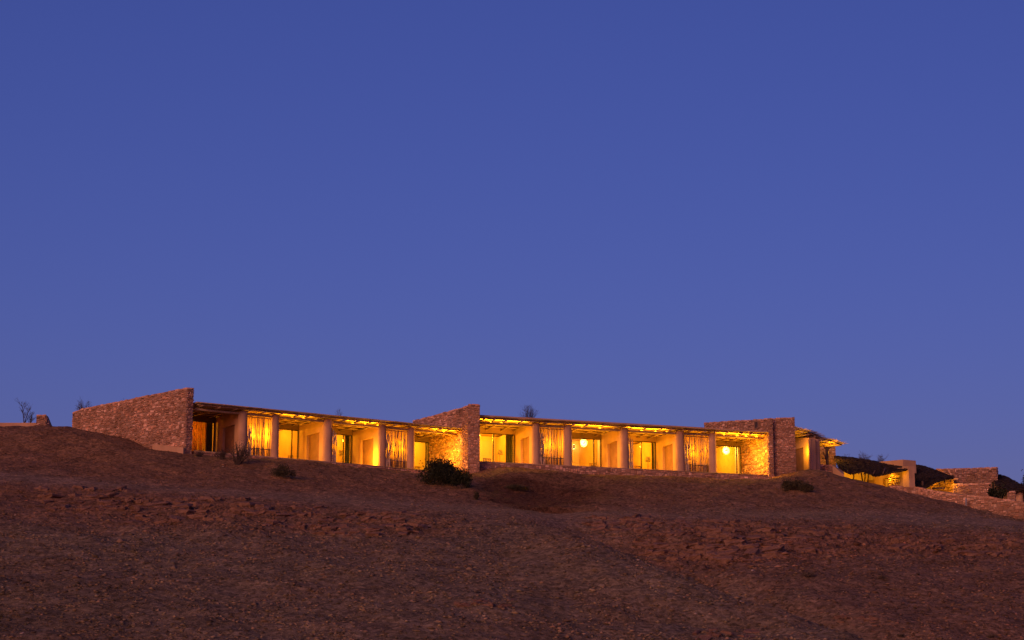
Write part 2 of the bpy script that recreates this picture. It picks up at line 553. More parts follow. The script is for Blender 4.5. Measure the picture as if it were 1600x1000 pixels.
# ------------------------------------------------------------------ stone walls
PAL = [(1.0, 1.0, 1.0), (1.16, 1.10, 1.06), (.78, .70, .66), (1.08, .96, .88), (.64, .56, .53), (1.34, 1.36, 1.42), (.92, .80, .72), (1.05, .88, .76), (1.2, 1.15, 1.12)]
def stones_on(mb, a, b, za, zb, ta, tb, size=1.0, proud=.04, rough=1.0, rnd=random):
    """irregular courses of single stones on the outer face a->b (outside on the right of a->b); za/zb bottoms, ta/tb tops"""
    a, b = Vector((a[0], a[1], 0)), Vector((b[0], b[1], 0))
    L = (b-a).length
    d = (b-a).normalized(); n = Vector((d.y, -d.x, 0))
    zt_max = max(ta, tb)
    ph = rnd.uniform(0, 9)
    def warp(x): return .05*math.sin(x*1.1+ph) + .03*math.sin(x*2.7+ph*2) if rough else 0.0
    def one(x0, x1, z0, z1):
        xm = (x0+x1)/2
        top = ta + (tb-ta)*xm/L
        bot = za + (zb-za)*xm/L
        z0 += warp(xm); z1 += warp(xm)
        if z1 < bot or z0 > top - .04: return
        z1 = min(z1, top + rnd.uniform(-.02, .03))
        g = rnd.uniform(.004, .012)
        pr = proud*rnd.uniform(.2, 1.7)
        k = min(.030, (x1-x0)*.22, (z1-z0)*.24)
        j = lambda: rnd.uniform(-.5, .5)*k
        i = len(mb.v)
        bx0, bx1, bz0, bz1 = x0+g, x1-g, z0+g, z1-g
        jj = lambda: rnd.uniform(-.012, .012)*rough
        for (xx, zz, oo) in ((bx0+jj(), bz0+jj(), -.02), (bx1+jj(), bz0+jj(), -.02), (bx1+jj(), bz1+jj(), -.02), (bx0+jj(), bz1+jj(), -.02),
                             (bx0+k+j(), bz0+k+j(), pr), (bx1-k+j(), bz0+k+j(), pr*rnd.uniform(.5, 1.2)), (bx1-k+j(), bz1-k+j(), pr*rnd.uniform(.5, 1.2)), (bx0+k+j(), bz1-k+j(), pr)):
            p = a + d*xx + n*oo
            mb.v.append((p.x, p.y, zz))
        mb.f += [(i+4, i+5, i+6, i+7)] + [(i+q, i+(q+1) % 4, i+4+(q+1) % 4, i+4+q) for q in range(4)]
        c = rnd.choice(PAL); s = rnd.uniform(.72, 1.2)*(1+.25*math.sin(xm*.9+ph)*math.sin(z0*1.7+ph))
        mb.c += [(c[0]*s, c[1]*s, c[2]*s)] * 5
    z = min(za, zb) - .1
    while z < zt_max - .03:
        h = (rnd.uniform(.22, .36) if rough else rnd.uniform(.09, .17))*size*.72
        x = -rnd.uniform(0, .2)
        while x < L - .02:
            w = (rnd.uniform(.16, .46) if rough else rnd.uniform(.13, .42))*size*.76
            x0, x1 = max(x, 0.0), min(x+w, L)
            x += w
            if x1-x0 < .04: continue
            if not rough:
                one(x0, x1, z+rnd.uniform(-.02, .02), z+h+rnd.uniform(-.02, .02)); continue
            q = rnd.random()
            zz = z + rnd.uniform(-.05, .05)
            if q < .28: one(x0, x1, zz, zz+h)
            elif q < .75:
                f = rnd.uniform(.3, .7); one(x0, x1, zz, zz+h*f)
                if x1-x0 > .28 and rnd.random() < .6:
                    xs = x0+(x1-x0)*rnd.uniform(.35, .65); one(x0, xs, zz+h*f, zz+h); one(xs, x1, zz+h*f, zz+h)
                else: one(x0, x1, zz+h*f, zz+h)
            else:
                f, g2 = rnd.uniform(.25, .4), rnd.uniform(.6, .75)
                one(x0, x1, zz, zz+h*f); one(x0, x1, zz+h*f, zz+h*g2); one(x0, x1, zz+h*g2, zz+h)
        z += h

def stone_wall(name, label, plan, edges, size=1.0, group=None, coursed=(), cat='stone wall'):
    """plan: ccw (x, y, zb, zt) list; edges: indices of the outer faces that show their stones"""
    cxy = Vector((plan[0][0], plan[0][1], min(p[2] for p in plan)))
    t = thing(name, label, cat, cxy, group)
    m = MB(); m.prism(plan)
    core = m.build('wall_core', 'mortar', t)
    s = MB()
    n = len(plan)
    for e in edges:
        p, q = plan[e], plan[(e+1) % n]
        stones_on(s, p, q, p[2], q[2], p[3], q[3], size, rough=0.0 if e in coursed else 1.0)
    # coping stones along the top
    for e in edges:
        p, q = Vector(plan[e][:2]), Vector(plan[(e+1) % n][:2])
        L = (q-p).length; d = (q-p)/L; nn = Vector((-d.y, d.x))
        x = 0
        while x < L-.05:
            w = min(random.uniform(.2, .5), L-x)
            za = plan[e][3]+(plan[(e+1) % n][3]-plan[e][3])*x/L; zb = plan[e][3]+(plan[(e+1) % n][3]-plan[e][3])*(x+w)/L
            h = random.uniform(.02, .075)
            a, b = p+d*(x+.01), p+d*(x+w-.01)
            o = random.uniform(.0, .03)
            pts = [(a-nn*o), (b-nn*o), (b+nn*.34), (a+nn*.34)]
            zz = [za, zb, zb, za]
            c = random.choice(PAL)
            s.quadbox([(r.x, r.y, z-.05) for r, z in zip(pts, zz)], [(r.x, r.y, z+h) for r, z in zip(pts, zz)], c)
            x += w
    s.build('stones', 'stone', t, kind='stuff')
    return t

def xy(px, Y): p = P(px, 700, Y); return (p.x, p.y)
def zp(px, py, Y): return P(px, py, Y).z

# end wall on the hill side of the first lodge (splays back up the slope)
_f1, _f0, _b0 = xy(299.5, 117.6), xy(289, 117.3), xy(111, 126.6)
_zF, _zB = zp(299, 607.5, 117.6), zp(112, 645.5, 126.6)
_zl = zp(124, 640, 126.0)
g0 = float(gh(*_f0)) - .8
_m0 = xy(125, 125.9)
wall1 = stone_wall('stone_end_wall', 'tall splayed rubble stone wall with sloping top on the hillside, first of the row',
    [(*_f0, g0, _zF-.02), (*_f1, g0, _zF), (_f1[0]-4.5, _f1[1]+6.2, 16.0, _zF-.1), (_b0[0]+.9, _b0[1]+.7, 16.5, _zl), (*_b0, 16.2, _zB), (*_m0, 16.2, _zl)], [0, 4, 5, 1], coursed=(0, 4))
# plaster footing at its foot
m = MB()
_pa, _pb = xy(238, 119.55), xy(286.5, 117.0)
_za, _zb = zp(238, 693.5, 119.55), zp(286, 699.5, 117.0)
m.prism([(*_pa, 15.5, _za), (*_pb, 15.5, _zb), (_pb[0]+.12, _pb[1]+.5, 15.5, _zb), (_pa[0]+.2, _pa[1]+.5, 15.5, _za)])
m.build('plaster_footing', 'plaster', wall1)

# wall between the two lodges
UW2 = FA.U(722, -.56)
def wall_between():
    c0 = FA(UW2, -.62, 0); c1 = Vector((*xy(731.5, c0.y - .15), 0))
    back = FA(UW2, 5.7, 0)
    zt = zp(722, 637.5, c0.y)
    zr = zp(731.5, 634, c1.y)
    a0 = Vector((*xy(731.0, 125.05), 0)); a1 = Vector((*xy(749.6, 125.0), 0))
    g = float(gh(c0.x, c0.y)) - 1.0
    t = stone_wall('stone_end_wall', 'lamp-lit stone wall closing the first lodge, half hidden by the big dark bush',
        [(c0.x, c0.y, g, zt), (c1.x, c1.y, g, zr), (c1.x, c1.y+.65, g, zr), (back.x+.6, back.y, g, zp(648, 658, back.y)), (back.x, back.y, g, zp(648, 658.5, back.y))], [0, 4], coursed=(0,))
    z1 = zp(738, 632.5, a0.y)
    b1 = Vector((*xy(749.6, 129), 0)); b0 = Vector((*xy(733, 129), 0))
    stone_wall('stone_end_wall', 'plain front stone pier rising beside the second lodge, right of the big dark bush',
        [(a0.x+.004, a0.y, g, z1), (a1.x, a1.y, g, z1-.03), (b1.x, b1.y, g, z1-.1), (b0.x, b0.y, g, z1-.1)], [0], coursed=(0,), size=.9)
wall_between()
UW3 = FB.U(1200, -.5)
def wall_end():
    c0 = FB(UW3, -.55, 0); c1 = Vector((*xy(1208.5, c0.y + .05), 0))
    back = FB(UW3, 9.4, 0)
    zt = zp(1200, 655, c0.y)
    g = float(gh(c0.x, c0.y)) - 1.0
    t = stone_wall('stone_end_wall', 'lamp-lit stone wall with a small square opening closing the second lodge',
        [(c0.x, c0.y, g, zt), (c1.x, c1.y, g, zt+.05), (c1.x, c1.y+.7, g, zt+.05), (back.x+.6, back.y, g, zp(1095, 661, back.y)), (back.x, back.y, g, zp(1095, 661.5, back.y))], [0, 4], coursed=(0,))
    # small square vent, framed; a dark plate stands in for the shaded hole
    uu = UW3 - .06
    vc = 1.0
    m = MB()
    zc = zp(1187, 664, FB(uu, vc, 0).y) - FB.z
    for (v0, v1, w0, w1) in ((vc-.30, vc-.22, zc-.2, zc+.2), (vc+.22, vc+.30, zc-.2, zc+.2), (vc-.30, vc+.30, zc+.2, zc+.27), (vc-.30, vc+.30, zc-.27, zc-.2)):
        m.box(FB, uu-.03, uu+.07, v0, v1, w0, w1)
    m.build('vent_frame', 'mortar', t)
    m = MB(); m.box(FB, uu-.012, uu+.05, vc-.21, vc+.21, zc-.19, zc+.19)
    m.build('vent_dark_plate', 'frame', t)
    a0 = Vector((*xy(1208.5, c1.y + .4), 0)); a1 = Vector((*xy(1243, c1.y + .55), 0))
    z0 = zp(1209, 654.5, a0.y); z1 = zp(1242, 653, a1.y)
    stone_wall('stone_end_wall', 'broad plain stone pier at the downhill end of the second lodge',
        [(a0.x+.004, a0.y, g, z0), (a1.x, a1.y, g, z1), (a1.x-.2, a1.y+1.2, g, z1), (a0.x, a0.y+1.2, g, z0)], [0], coursed=(0,), size=.9)
wall_end()

# ------------------------------------------------------------------ the two lodges
def point_light(name, loc, power, color=LAMP, radius=.08, parent=None):
    d = bpy.data.lights.new(name, 'POINT')
    d.energy = power; d.color = color; d.shadow_soft_size = radius
    o = bpy.data.objects.new(name, d); o.location = loc
    return put(o, parent)

def wavy_curtain(fr, u0, u1, v, w0, w1, name, mat, parent, waves=6, amp=.05):
    m = MB(); n = waves*6
    for k in range(n+1):
        t = k/n
        vv = v + amp*math.sin(t*waves*2*math.pi) + .02*math.sin(t*23)
        m.v += [tuple(fr(u0+(u1-u0)*t, vv, w0)), tuple(fr(u0+(u1-u0)*t, vv, w1))]
    for k in range(n): m.f.append((2*k, 2*k+2, 2*k+3, 2*k+1))
    o = m.build(name, mat, parent, smooth=True)
    md = o.modifiers.new('thickness', 'SOLIDIFY'); md.thickness = .012
    return o

stick_meshes = []
for k in range(6):
    m = MB()
    n = 6
    ph = random.uniform(0, 6)
    pts = [(.018*math.sin(ph+t*2.1)*(1 if t else 0), .014*math.cos(ph*1.7+t*1.6), t/(n-1)) for t in range(n)]
    m.tube(pts, [.034, .036, .032, .033, .028, .018], 6)
    stick_meshes.append(m.mesh('stick', 'stick', True))

pole_meshes = []
for me in stick_meshes[:3]:
    me2 = me.copy(); me2.name = 'pole'; me2.materials.clear(); me2.materials.append(M['pole']); pole_meshes.append(me2)
RH = 2.82       # underside of the reeds above the terrace floor
GV = 3.5        # the glass stands this far behind the columns
def lodge(fr, cols, widths, uL, uR, name, label, spec):
    root = thing(name, label, 'building', fr(uL, 0, -.4))
    L = uR
    # plinth and terrace floor
    m = MB(); m.box(fr, uL, uR, -.45, 8.0, -1.1, -.06); m.build('plinth', 'mortar', root)
    pl = root.children[0]
    s = MB()
    p, q = fr(uL, -.45, 0), fr(uR, -.45, 0)
    stones_on(s, p, q, fr.z-.85, fr.z-.85, fr.z-.055, fr.z-.055, .95)
    s.build('stones', 'stone', pl, kind='stuff')
    m = MB(); m.box(fr, uL, uR, -.46, 8.0, -.058, 0.0); m.build('terrace_floor', 'floor', root)
    # columns
    cu = [fr.U(c) for c in cols]
    for u, w in zip(cu, widths):
        m = MB(); r = w/2
        m.lathe(fr(u, 0, -.02), [(r*1.03, 0), (r*1.02, .4), (r, 1.4), (r*.98, 2.3), (r*.97, RH-.10)], 24)
        m.build('column', 'plaster', root, smooth=False)
        root.children[-1].data.polygons.foreach_set('use_smooth', [len(p.vertices) == 4 for p in root.children[-1].data.polygons])
    # partitions with a doorway niche
    for i, u in enumerate(cu):
        m = MB(); h = RH-.08; th = .17
        if i in (0, 2, 3):
            a, b, nt = .75, 2.40, 1.98
            m.box(fr, u-th, u+th, .12, a, 0, h)
            m.box(fr, u-th, u+th, b, 7.8, 0, h)
            m.box(fr, u-th, u+th, a, b, nt, h)
            o = m.build('partition_wall', 'plaster', root)
            m = MB(); m.box(fr, u-th+.16, u+th-.02, a, b, 0, nt); m.build('niche_panel', 'niche_brown', o)
        else:
            m.box(fr, u-th, u+th, .12, 7.8, 0, h)
            o = m.build('partition_wall', 'plaster', root)
    # shell behind
    m = MB(); m.box(fr, uL, uR, 7.5, 7.79, 0, RH+.04); m.build('back_wall', 'plaster_in', root)
    # recess list: left u, right u
    rec = [(uL, cu[0]-.17), (cu[1]+.17, cu[2]-.17), (cu[2]+.17, cu[3]-.17), (cu[4]+.17, uR)]
    for i, (a, b) in enumerate(rec):
        sp = spec[i]
        gw = b - a
        head = 2.40
        m = MB(); m.box(fr, a, b, GV-.05, GV+.16, head+.06, RH-.005); m.build('lintel', sp.get('lintel', 'lintel'), root)
        door = MB()
        for (u0, u1) in ((a+.01, a+.07), (b-.07, b-.01)): door.box(fr, u0, u1, GV, GV+.08, 0, head)
        mu = sp.get('mull', .5)
        um = fr.U(mu, GV)
        door.box(fr, um-.035, um+.035, GV, GV+.08, 0, head)
        door.box(fr, a+.01, b-.01, GV-.004, GV+.084, head, head+.055)
        o = door.build('glass_door', 'frame', root)
        for (u0, u1) in ((a+.07, um-.035), (um+.035, b-.07)):
            m = MB(); m.box(fr, u0, u1, GV+.03, GV+.045, .02, head-.002); m.build('pane', 'glass', o)
        # room side ceiling
        for c in sp.get('curtain', ()):
            c0, c1 = max(a+.03, fr.U(c[0], GV+.32)), min(b-.03, fr.U(c[1], GV+.32))
            wavy_curtain(fr, c0, c1, GV+.32, .05, head+.1, 'curtain', c[2], root, waves=max(3, int((c1-c0)*7)))
        # room lamp on the ceiling
        if sp.get('room', 0):
            uc = a + gw*.5
            m = MB(); m.lathe(fr(uc, 5.4, RH-.32), [(.05, 0), (.14, .03), (.16, .10), (.10, .17), (.02, .2), (.02, .30)], 14)
            o = m.build('ceiling_lamp', 'bulb_soft', root, smooth=True)
            point_light('room_lamp', fr(uc, 5.4, RH-.45), sp['room'], parent=root, radius=.12)
        if sp.get('strip'):
            s0, s1, pw = sp['strip']
            ua, ub = a+.12+(gw-.24)*s0, a+.12+(gw-.24)*s1
            m = MB(); m.box(fr, ua, ub, .10, .14, RH-.30, RH-.275); m.build('light_strip', 'frame', root)
            d = bpy.data.lights.new('strip_light', 'AREA'); d.shape = 'RECTANGLE'; d.size = ub-ua; d.size_y = .04
            d.energy = pw*(ub-ua); d.color = LAMP
            lo = bpy.data.objects.new('strip_light', d); lo.location = fr((ua+ub)/2, .12, RH-.262)
            lo.rotation_euler = (math.pi, 0, math.atan2(fr.u.y, fr.u.x)); put(lo, root)
        for (uf, v, w, pw) in sp.get('up', ()):
            uu = a + uf*gw if uf <= 1 else b
            m = MB(); m.lathe(fr(uu, v, 0), [(.06, 0), (.06, .07), (.045, .09), (.045, .10)], 12); m.build('floor_uplight', 'frame', root)
            point_light('uplight', fr(uu, v, w), pw, parent=root, radius=.05)
    m = MB(); m.box(fr, uR-.16, uR-.02, GV+.17, 7.49, 0, RH-.01); m.build('partition_wall', 'plaster_in', root)
    # stick screens between columns 0-1 and 3-4
    for (i, pw, dens) in ((0, spec[4], 1.0), (3, spec[5], 1.0)):
        a, b = cu[i]+widths[i]/2-.02, cu[i+1]-widths[i+1]/2+.02
        m = MB(); m.box(fr, cu[i]+.17, cu[i+1]-.17, 1.35, 1.5, 0, RH-.02); m.build('bay_wall', 'plaster', root)
        m = MB(); m.tube([fr(a-.05, .12, 2.42), fr(b+.05, .12, 2.40)], .03, 6)
        scr = m.build('stick_screen', 'stick', root)
        m = MB(); m.tube([fr(a-.05, .10, .52), fr(b+.05, .10, .50)], .03, 6); m.build('rail', 'stick', scr)
        n = int((b-a)/.088)
        base = fr(0, 0, 0)
        for k in range(n):
            u = a + (k+.5)*(b-a)/n + random.uniform(-.012, .012)
            if random.random() < .08: continue
            o = bpy.data.objects.new('stick', random.choice(stick_meshes))
            o.location = fr(u, .16+random.uniform(-.02, .03), 0.0)
            o.scale = (random.uniform(.7, 1.15), random.uniform(.7, 1.15), random.uniform(2.35, 2.60))
            o.rotation_euler = (random.uniform(-.012, .012), random.uniform(-.012, .012), random.uniform(0, 6.28))
            put(o, scr)
        # low lattice in front of the sticks
        low = MB()
        nn = int((b-a)/.11)
        for k in range(nn):
            u = a + (k+.5)*(b-a)/nn
            low.tube([fr(u, .06, 0), fr(u+random.uniform(-.02, .02), .06, random.uniform(.46, .56))], .016, 5)
        low.build('low_lattice', 'wood', scr, kind='stuff')
        if pw:
            m = MB(); m.lathe(fr((a+b)/2, .85, 0), [(.06, 0), (.06, .07), (.045, .09), (.045, .10)], 12); m.build('floor_uplight', 'frame', root)
            point_light('uplight', fr((a+b)/2 + spec[6]*(b-a), .80, 1.55), pw, parent=root, radius=.06)
    # bundles of tall poles set beside columns 2 and 0, 3
    for i, hh in spec[7]:
        u = cu[i] + widths[i]/2 + .05
        bd = MB()
        bd.tube([fr(u-.06, -.17, 1.1), fr(u+.20, -.17, 1.1)], .012, 5)
        bo = bd.build('pole_bundle', 'stick', root)
        for k in range(4):
            o = bpy.data.objects.new('pole', random.choice(pole_meshes))
            o.location = fr(u-.08+.085*k, -.14-.05*(k % 2), 0)
            o.scale = (1.35, 1.35, hh*random.uniform(.94, 1.05))
            o.rotation_euler = (0, 0, random.uniform(0, 6))
            put(o, bo)
    # roof: slab, reeds, poles, rafters
    m = MB()
    nseg = 10
    m.box(fr, uL-.0, uR-.01, spec[9], 8.1, RH+.05, RH+.05+spec[8])
    roof = m.build('roof', 'plaster', root)
    m = MB()
    u = uL-.02
    while u < uR-.05:
        r = random.uniform(.016, .028)
        e = -.80 + random.uniform(-.10, .10) + .05*math.sin(u*3.1)
        m.tube([fr(u+random.uniform(-.03, .03), e, RH+.022+random.uniform(-.015, .012)), fr(u, GV+.02, RH+.022)], r, 5)
        u += r*2.05
    m.build('reeds', 'reed', roof, kind='stuff', smooth=True)
    for v, r, w in ((-.42, .045, -.055), (.0, .075, -.27), (.95, .06, -.065), (1.85, .06, -.065), (2.75, .06, -.065)):
        m = MB()
        n = 14
        m.tube([fr(uL+.05+(uR-uL-.12)*k/n, v+random.uniform(-.03, .03), RH+w+random.uniform(-.02, .015)) for k in range(n+1)], r, 8)
        m.build('purlin', 'log', roof, smooth=True)
    u = uL+.3
    while u < uR-.2:
        m = MB(); r = random.uniform(.035, .055)
        e = -.70+random.uniform(-.12, .1)
        m.tube([fr(u+random.uniform(-.06, .06), e, RH-.13+random.uniform(-.03, .03)), fr(u+random.uniform(-.1, .1), .9, RH-.16), fr(u, GV-.08, RH-.15)], [r*.8, r, r], 7)
        m.build('rafter', 'log', roof, smooth=True)
        u += random.uniform(.7, 1.15)
    return root, cu, rec

wA = [.58, .50, .60, .54, .50]
wB = [.52, .56, .60, .60, .53]
rootA, cuA, recA = lodge(FA, [378, 429, 511, 596, 641.5], wA, .02, UW2-.01, 'lodge_building',
    'low adobe lodge uphill with reed roof, its first terrace bay in shadow',
    [dict(room=435, mull=323, curtain=((300, 322, 'cloth_orange'), (323.5, 360, 'cloth_dark'))),
     dict(room=435, mull=456, strip=(0, .75, 32), up=((.45, 1.1, .8, 190),)),
     dict(room=435, mull=537, strip=(.35, 1, 37), curtain=((539.5, 600, 'cloth_dark'),), up=((.80, .5, .5, 380),)),
     dict(room=343, mull=666, strip=(.45, .95, 42), up=((.62, .25, 1.1, 460),)),
     150, 110, .2, ((0, 1.75), (2, 2.0), (3, 2.05)), .07, -.45])
rootB, cuB, recB = lodge(FB, [837, 887, 975, 1062, 1113], wB, FB.U(750, -.75), UW3-.01, 'lodge_building',
    'low adobe lodge with reed roof at the centre, all four bays brightly lit',
    [dict(room=738, strip=(0, .9, 56), mull=771, lintel='plaster', curtain=((790.5, 860, 'cloth_dark'),), up=((.52, 1.3, .8, 360),)),
     dict(room=435, mull=928, strip=(0, .8, 50), up=((.42, 1.1, .9, 330),)),
     dict(room=632, strip=(0, .8, 56), mull=1002, lintel='plaster', curtain=((1018.5, 1080, 'cloth_dark'),), up=((.5, 1.2, .9, 330),)),
     dict(room=435, mull=1151, strip=(.1, .95, 56), up=((.62, .25, 1.1, 520),)),
     120, 120, .15, ((0, 2.0), (2, 2.0), (3, 2.0)), .085, -.60])

# ------------------------------------------------------------------ lamps and furniture seen through the glass
def wall_lamp(fr, px, py, label, power, v):
    u = fr.U(px, v); w = zp(px, py, fr(u, v, 0).y) - fr.z
    t = thing('wall_lamp', label, 'lamp', fr(u, v, w), 'glowing lamps on the room walls')
    m = MB()
    for k in range(13):
        a = math.pi*k/12
        m.v += [tuple(fr(u-.075*math.cos(a), v-.055*math.sin(a), w-.13)), tuple(fr(u-.075*math.cos(a), v-.055*math.sin(a), w+.13))]
    for k in range(12): m.f.append((2*k, 2*k+2, 2*k+3, 2*k+1))
    o = m.build('shield', 'frame', t, smooth=True)
    md = o.modifiers.new('thickness', 'SOLIDIFY'); md.thickness = .008
    c = fr(u, v-.02, w)
    m = MB(); r = .028
    m.lathe((c.x, c.y, c.z-.16), [(.01, 0), (r, .02), (r, .30), (.01, .32)], 10)
    m.build('bulb', 'bulb', t, smooth=True)
    point_light('sconce_light', fr(u, v-.14, w), power, parent=t, radius=.06, color=(1, .60, .13))
    return t
def in_room(fr, px, v, w): return fr(fr.U(px, v), v, w)
def room_w(fr, px, py, v):
    q = fr(fr.U(px, v), v, 0)
    return zp(px, py, q.y) - fr.z
def dish_lamp(fr, px, py, v, label, power):
    u = fr.U(px, v); w = zp(px, py, fr(u, v, 0).y) - fr.z
    t = thing('dish_lamp', label, 'lamp', fr(u, v, w), 'round glowing lamps behind the glass')
    m = MB()
    n, rings = 28, [(.04, .10), (.13, .085), (.21, .05), (.27, .0), (.28, -.005)]
    for r, d in rings:
        for k in range(n):
            a = 2*math.pi*k/n
            m.v.append(tuple(fr(u+r*math.cos(a), v+d, w+r*math.sin(a))))
    for j in range(len(rings)-1):
        for k in range(n):
            m.f.append((j*n+k, j*n+(k+1) % n, (j+1)*n+(k+1) % n, (j+1)*n+k))
    m.f.append(tuple(range(n)))
    o = m.build('dish', 'cloth_pale', t, smooth=True)
    md = o.modifiers.new('thickness', 'SOLIDIFY'); md.thickness = .01; md.offset = 1
    m = MB(); m.lathe(fr(u, v-.10, w-.07), [(.015, 0), (.04, .03), (.045, .10), (.02, .14)], 12); m.build('bulb_holder', 'frame', t, smooth=True)
    m = MB(); m.tube([fr(u, v+.06, w+.30), fr(u, v+.06, 2.85)], .008, 6); m.build('hanging_rod', 'frame', t)
    point_light('dish_light', fr(u, v-.035, w), power, parent=t, radius=.03, color=(1, .60, .13))
    return t
dish_lamp(FB, 912, 692, 4.1, 'bright round lamp behind glass in the second central bay', 110)
dish_lamp(FB, 1134.5, 704, 4.1, 'bright round lamp behind glass beside the last lit stone wall', 110)
wall_lamp(FB, 896.5, 698, 'narrow glow of a wall lamp half hidden by the column of the second central bay', 8, 7.42)
wall_lamp(FA, 436.5, 681, 'soft glow of a wall lamp at the edge of the glass in the uphill lodge', 8, 7.42)

def floor_lamp(loc, label):
    t = thing('floor_lamp', label, 'lamp', loc, 'standing lamps behind the glass')
    m = MB(); m.lathe(loc, [(.13, 0), (.13, .02), (.02, .04)], 14); m.build('base', 'wood', t)
    m = MB(); m.tube([Vector(loc)+Vector((0, 0, .03)), Vector(loc)+Vector((0, 0, 1.2))], .014, 8); m.build('stem', 'wood', t)
    m = MB(); m.lathe(Vector(loc)+Vector((0, 0, 1.15)), [(.20, 0), (.14, .30)], 16); m.build('lamp_shade', 'cloth_pale', t, smooth=False)
floor_lamp(in_room(FB, 781, 4.0, 0), 'standing lamp with pale shade behind the first glass of the central lodge')
floor_lamp(in_room(FB, 1012, 3.95, 0), 'standing lamp with pale shade next to the curtain in the third central bay')
floor_lamp(in_room(FA, 533, 4.0, 0), 'standing lamp with pale shade behind glass in the third bay uphill')

def armchair(loc, rz, label):
    t = thing('armchair', label, 'chair', loc, 'chairs behind the glass doors')
    t.rotation_euler = (0, 0, rz)
    def part(name, boxes, mat):
        m = MB()
        for b in boxes: m.box(lambda u, v, w: Vector((u, v, w)), *b)
        o = bpy.data.objects.new(name, m.mesh(name, mat)); col.objects.link(o); o.parent = t
    part('seat', [(-.30, .30, -.28, .30, .40, .47)], 'chair_wood')
    part('backrest', [(-.30, .30, .28, .32, .88, .94)], 'chair_wood')
    for k in range(5):
        part('slat', [(-.28+.125*k, -.22+.125*k, .285, .315, .472, .879)], 'chair_wood')
    for x in (-.29, .25):
        for y in (-.27, .25):
            part('leg', [(x, x+.04, y, y+.04, 0, .399)], 'wood')
        part('armrest', [(x, x+.045, -.25, .259, .64, .68)], 'wood')
armchair(in_room(FB, 764, 4.3, 0), .5, 'wooden armchair behind the first glass door of the central lodge')
armchair(in_room(FB, 922, 4.2, 0), -.7, 'wooden armchair below the globe lamp in the second central bay')
armchair(in_room(FB, 1000, 4.3, 0), .4, 'wooden armchair behind glass in the third central bay')
armchair(in_room(FB, 1149, 4.2, 0), -.6, 'wooden armchair below the globe lamp near the last stone wall')
armchair(in_room(FA, 452, 4.2, 0), -.5, 'wooden armchair behind glass in the second bay uphill')
armchair(in_room(FA, 657, 4.2, 0), .4, 'wooden armchair behind the glass nearest the big dark bush')

# ------------------------------------------------------------------ buildings down the hill
def vwall(mb, pa, pb, ta, tb, bot, th, dirv=None):
    """upright slab from (px, Y) pa to pb, tops at photo rows ta, tb; th metres thick away from the viewer"""
    a, b = Vector(xy(*pa)), Vector(xy(*pb))
    d = (b-a).normalized(); n = Vector((-d.y, d.x))*th
    za, zb = zp(pa[0], ta, pa[1]), zp(pb[0], tb, pb[1])
    mb.prism([(a.x, a.y, bot, za), (b.x, b.y, bot, zb), (b.x+n.x, b.y+n.y, bot, zb), (a.x+n.x, a.y+n.y, bot, za)])

def sheet(name, mat, top, bot, th, parent, nu=24, nv=8, bump=.06, sag=0.0, smooth=True):
    """bumpy roof sheet lofted between two polylines of world points"""
    def at(pl, t):
        k = t*(len(pl)-1); i = min(int(k), len(pl)-2); return pl[i].lerp(pl[i+1], k-i)
    m = MB()
    for side in (0, 1):
        for j in range(nv+1):
            for i in range(nu+1):
                p = at(top, i/nu).lerp(at(bot, i/nu), j/nv)
                z = random.uniform(-bump, bump) - sag*math.sin(math.pi*j/nv) - side*th
                m.v.append((p.x+random.uniform(-bump, bump)*.6, p.y+random.uniform(-bump, bump)*.6, p.z+z))
    n1 = (nu+1)*(nv+1)
    for j in range(nv):
        for i in range(nu):
            a = j*(nu+1)+i
            m.f.append((a, a+nu+1, a+nu+2, a+1)); m.f.append((n1+a, n1+a+1, n1+a+nu+2, n1+a+nu+1))
    ring = [i for i in range(nu+1)] + [j*(nu+1)+nu for j in range(1, nv+1)] + [nv*(nu+1)+i for i in range(nu-1, -1, -1)] + [j*(nu+1) for j in range(nv-1, 0, -1)]
    for k in range(len(ring)):
        a, b = ring[k], ring[(k+1) % len(ring)]
        m.f.append((a, b, n1+b, n1+a))
    return m.build(name, mat, parent, smooth=False)

def straws(parent, mat, top, bot, n, ln=.5, r=.012, up=.08, name='straw_fringe'):
    def at(pl, t):
        k = t*(len(pl)-1); i = min(int(k), len(pl)-2); return pl[i].lerp(pl[i+1], k-i)
    m = MB()
    for k in range(n):
        t, s = random.random(), random.random()**.8
        a, b = at(top, t), at(bot, t)
        p = a.lerp(b, s)
        d = (b-a).normalized()*ln*random.uniform(.5, 1.2) + Vector((random.uniform(-.25, .25), random.uniform(-.2, .2), random.uniform(-.10, max(up, .02))))
        m.tube([p + Vector((0, 0, .03)), p+d+Vector((0, 0, .03))], [r, r*.5], 3, cap=False)
    return m.build(name, mat, parent, kind='stuff')

def ground_z(px, Y): x, y = xy(px, Y); return float(gh(x, y))

# third lodge, just past the last stone wall
t3 = thing('lodge_building', 'small lit lodge with upturned reed eaves just past the broad stone pier', 'building', (*xy(1262, 138), ground_z(1262, 138)))
zb3 = 15.5
m = MB()
vwall(m, (1255, 138.6), (1267, 137.4), 684, 684, zb3, .35)
vwall(m, (1238, 140.3), (1255, 138.6), 684, 684, zp(1248, 701, 139.4), .35)
m.build('wall', 'plaster', t3)
m = MB(); vwall(m, (1240, 140.3), (1255, 138.85), 700.4, 700.4, zb3, .16); m.build('niche_panel', 'niche_brown', t3)
for px, Y, r in ((1265.6, 137.5, .16), (1275, 138.2, .27)):
    m = MB(); x, y = xy(px, Y); m.lathe((x, y, zb3), [(r*1.03, 0), (r, 3), (r*.97, zp(px, 686.5, Y)-zb3)], 20); m.build('column', 'plaster', t3, smooth=False)
e0, e1 = P(1238, 667.5, 137.0), P(1284.5, 684, 139.6)
_d = (e1-e0); _n = Vector((-_d.y, _d.x, 0)).normalized()
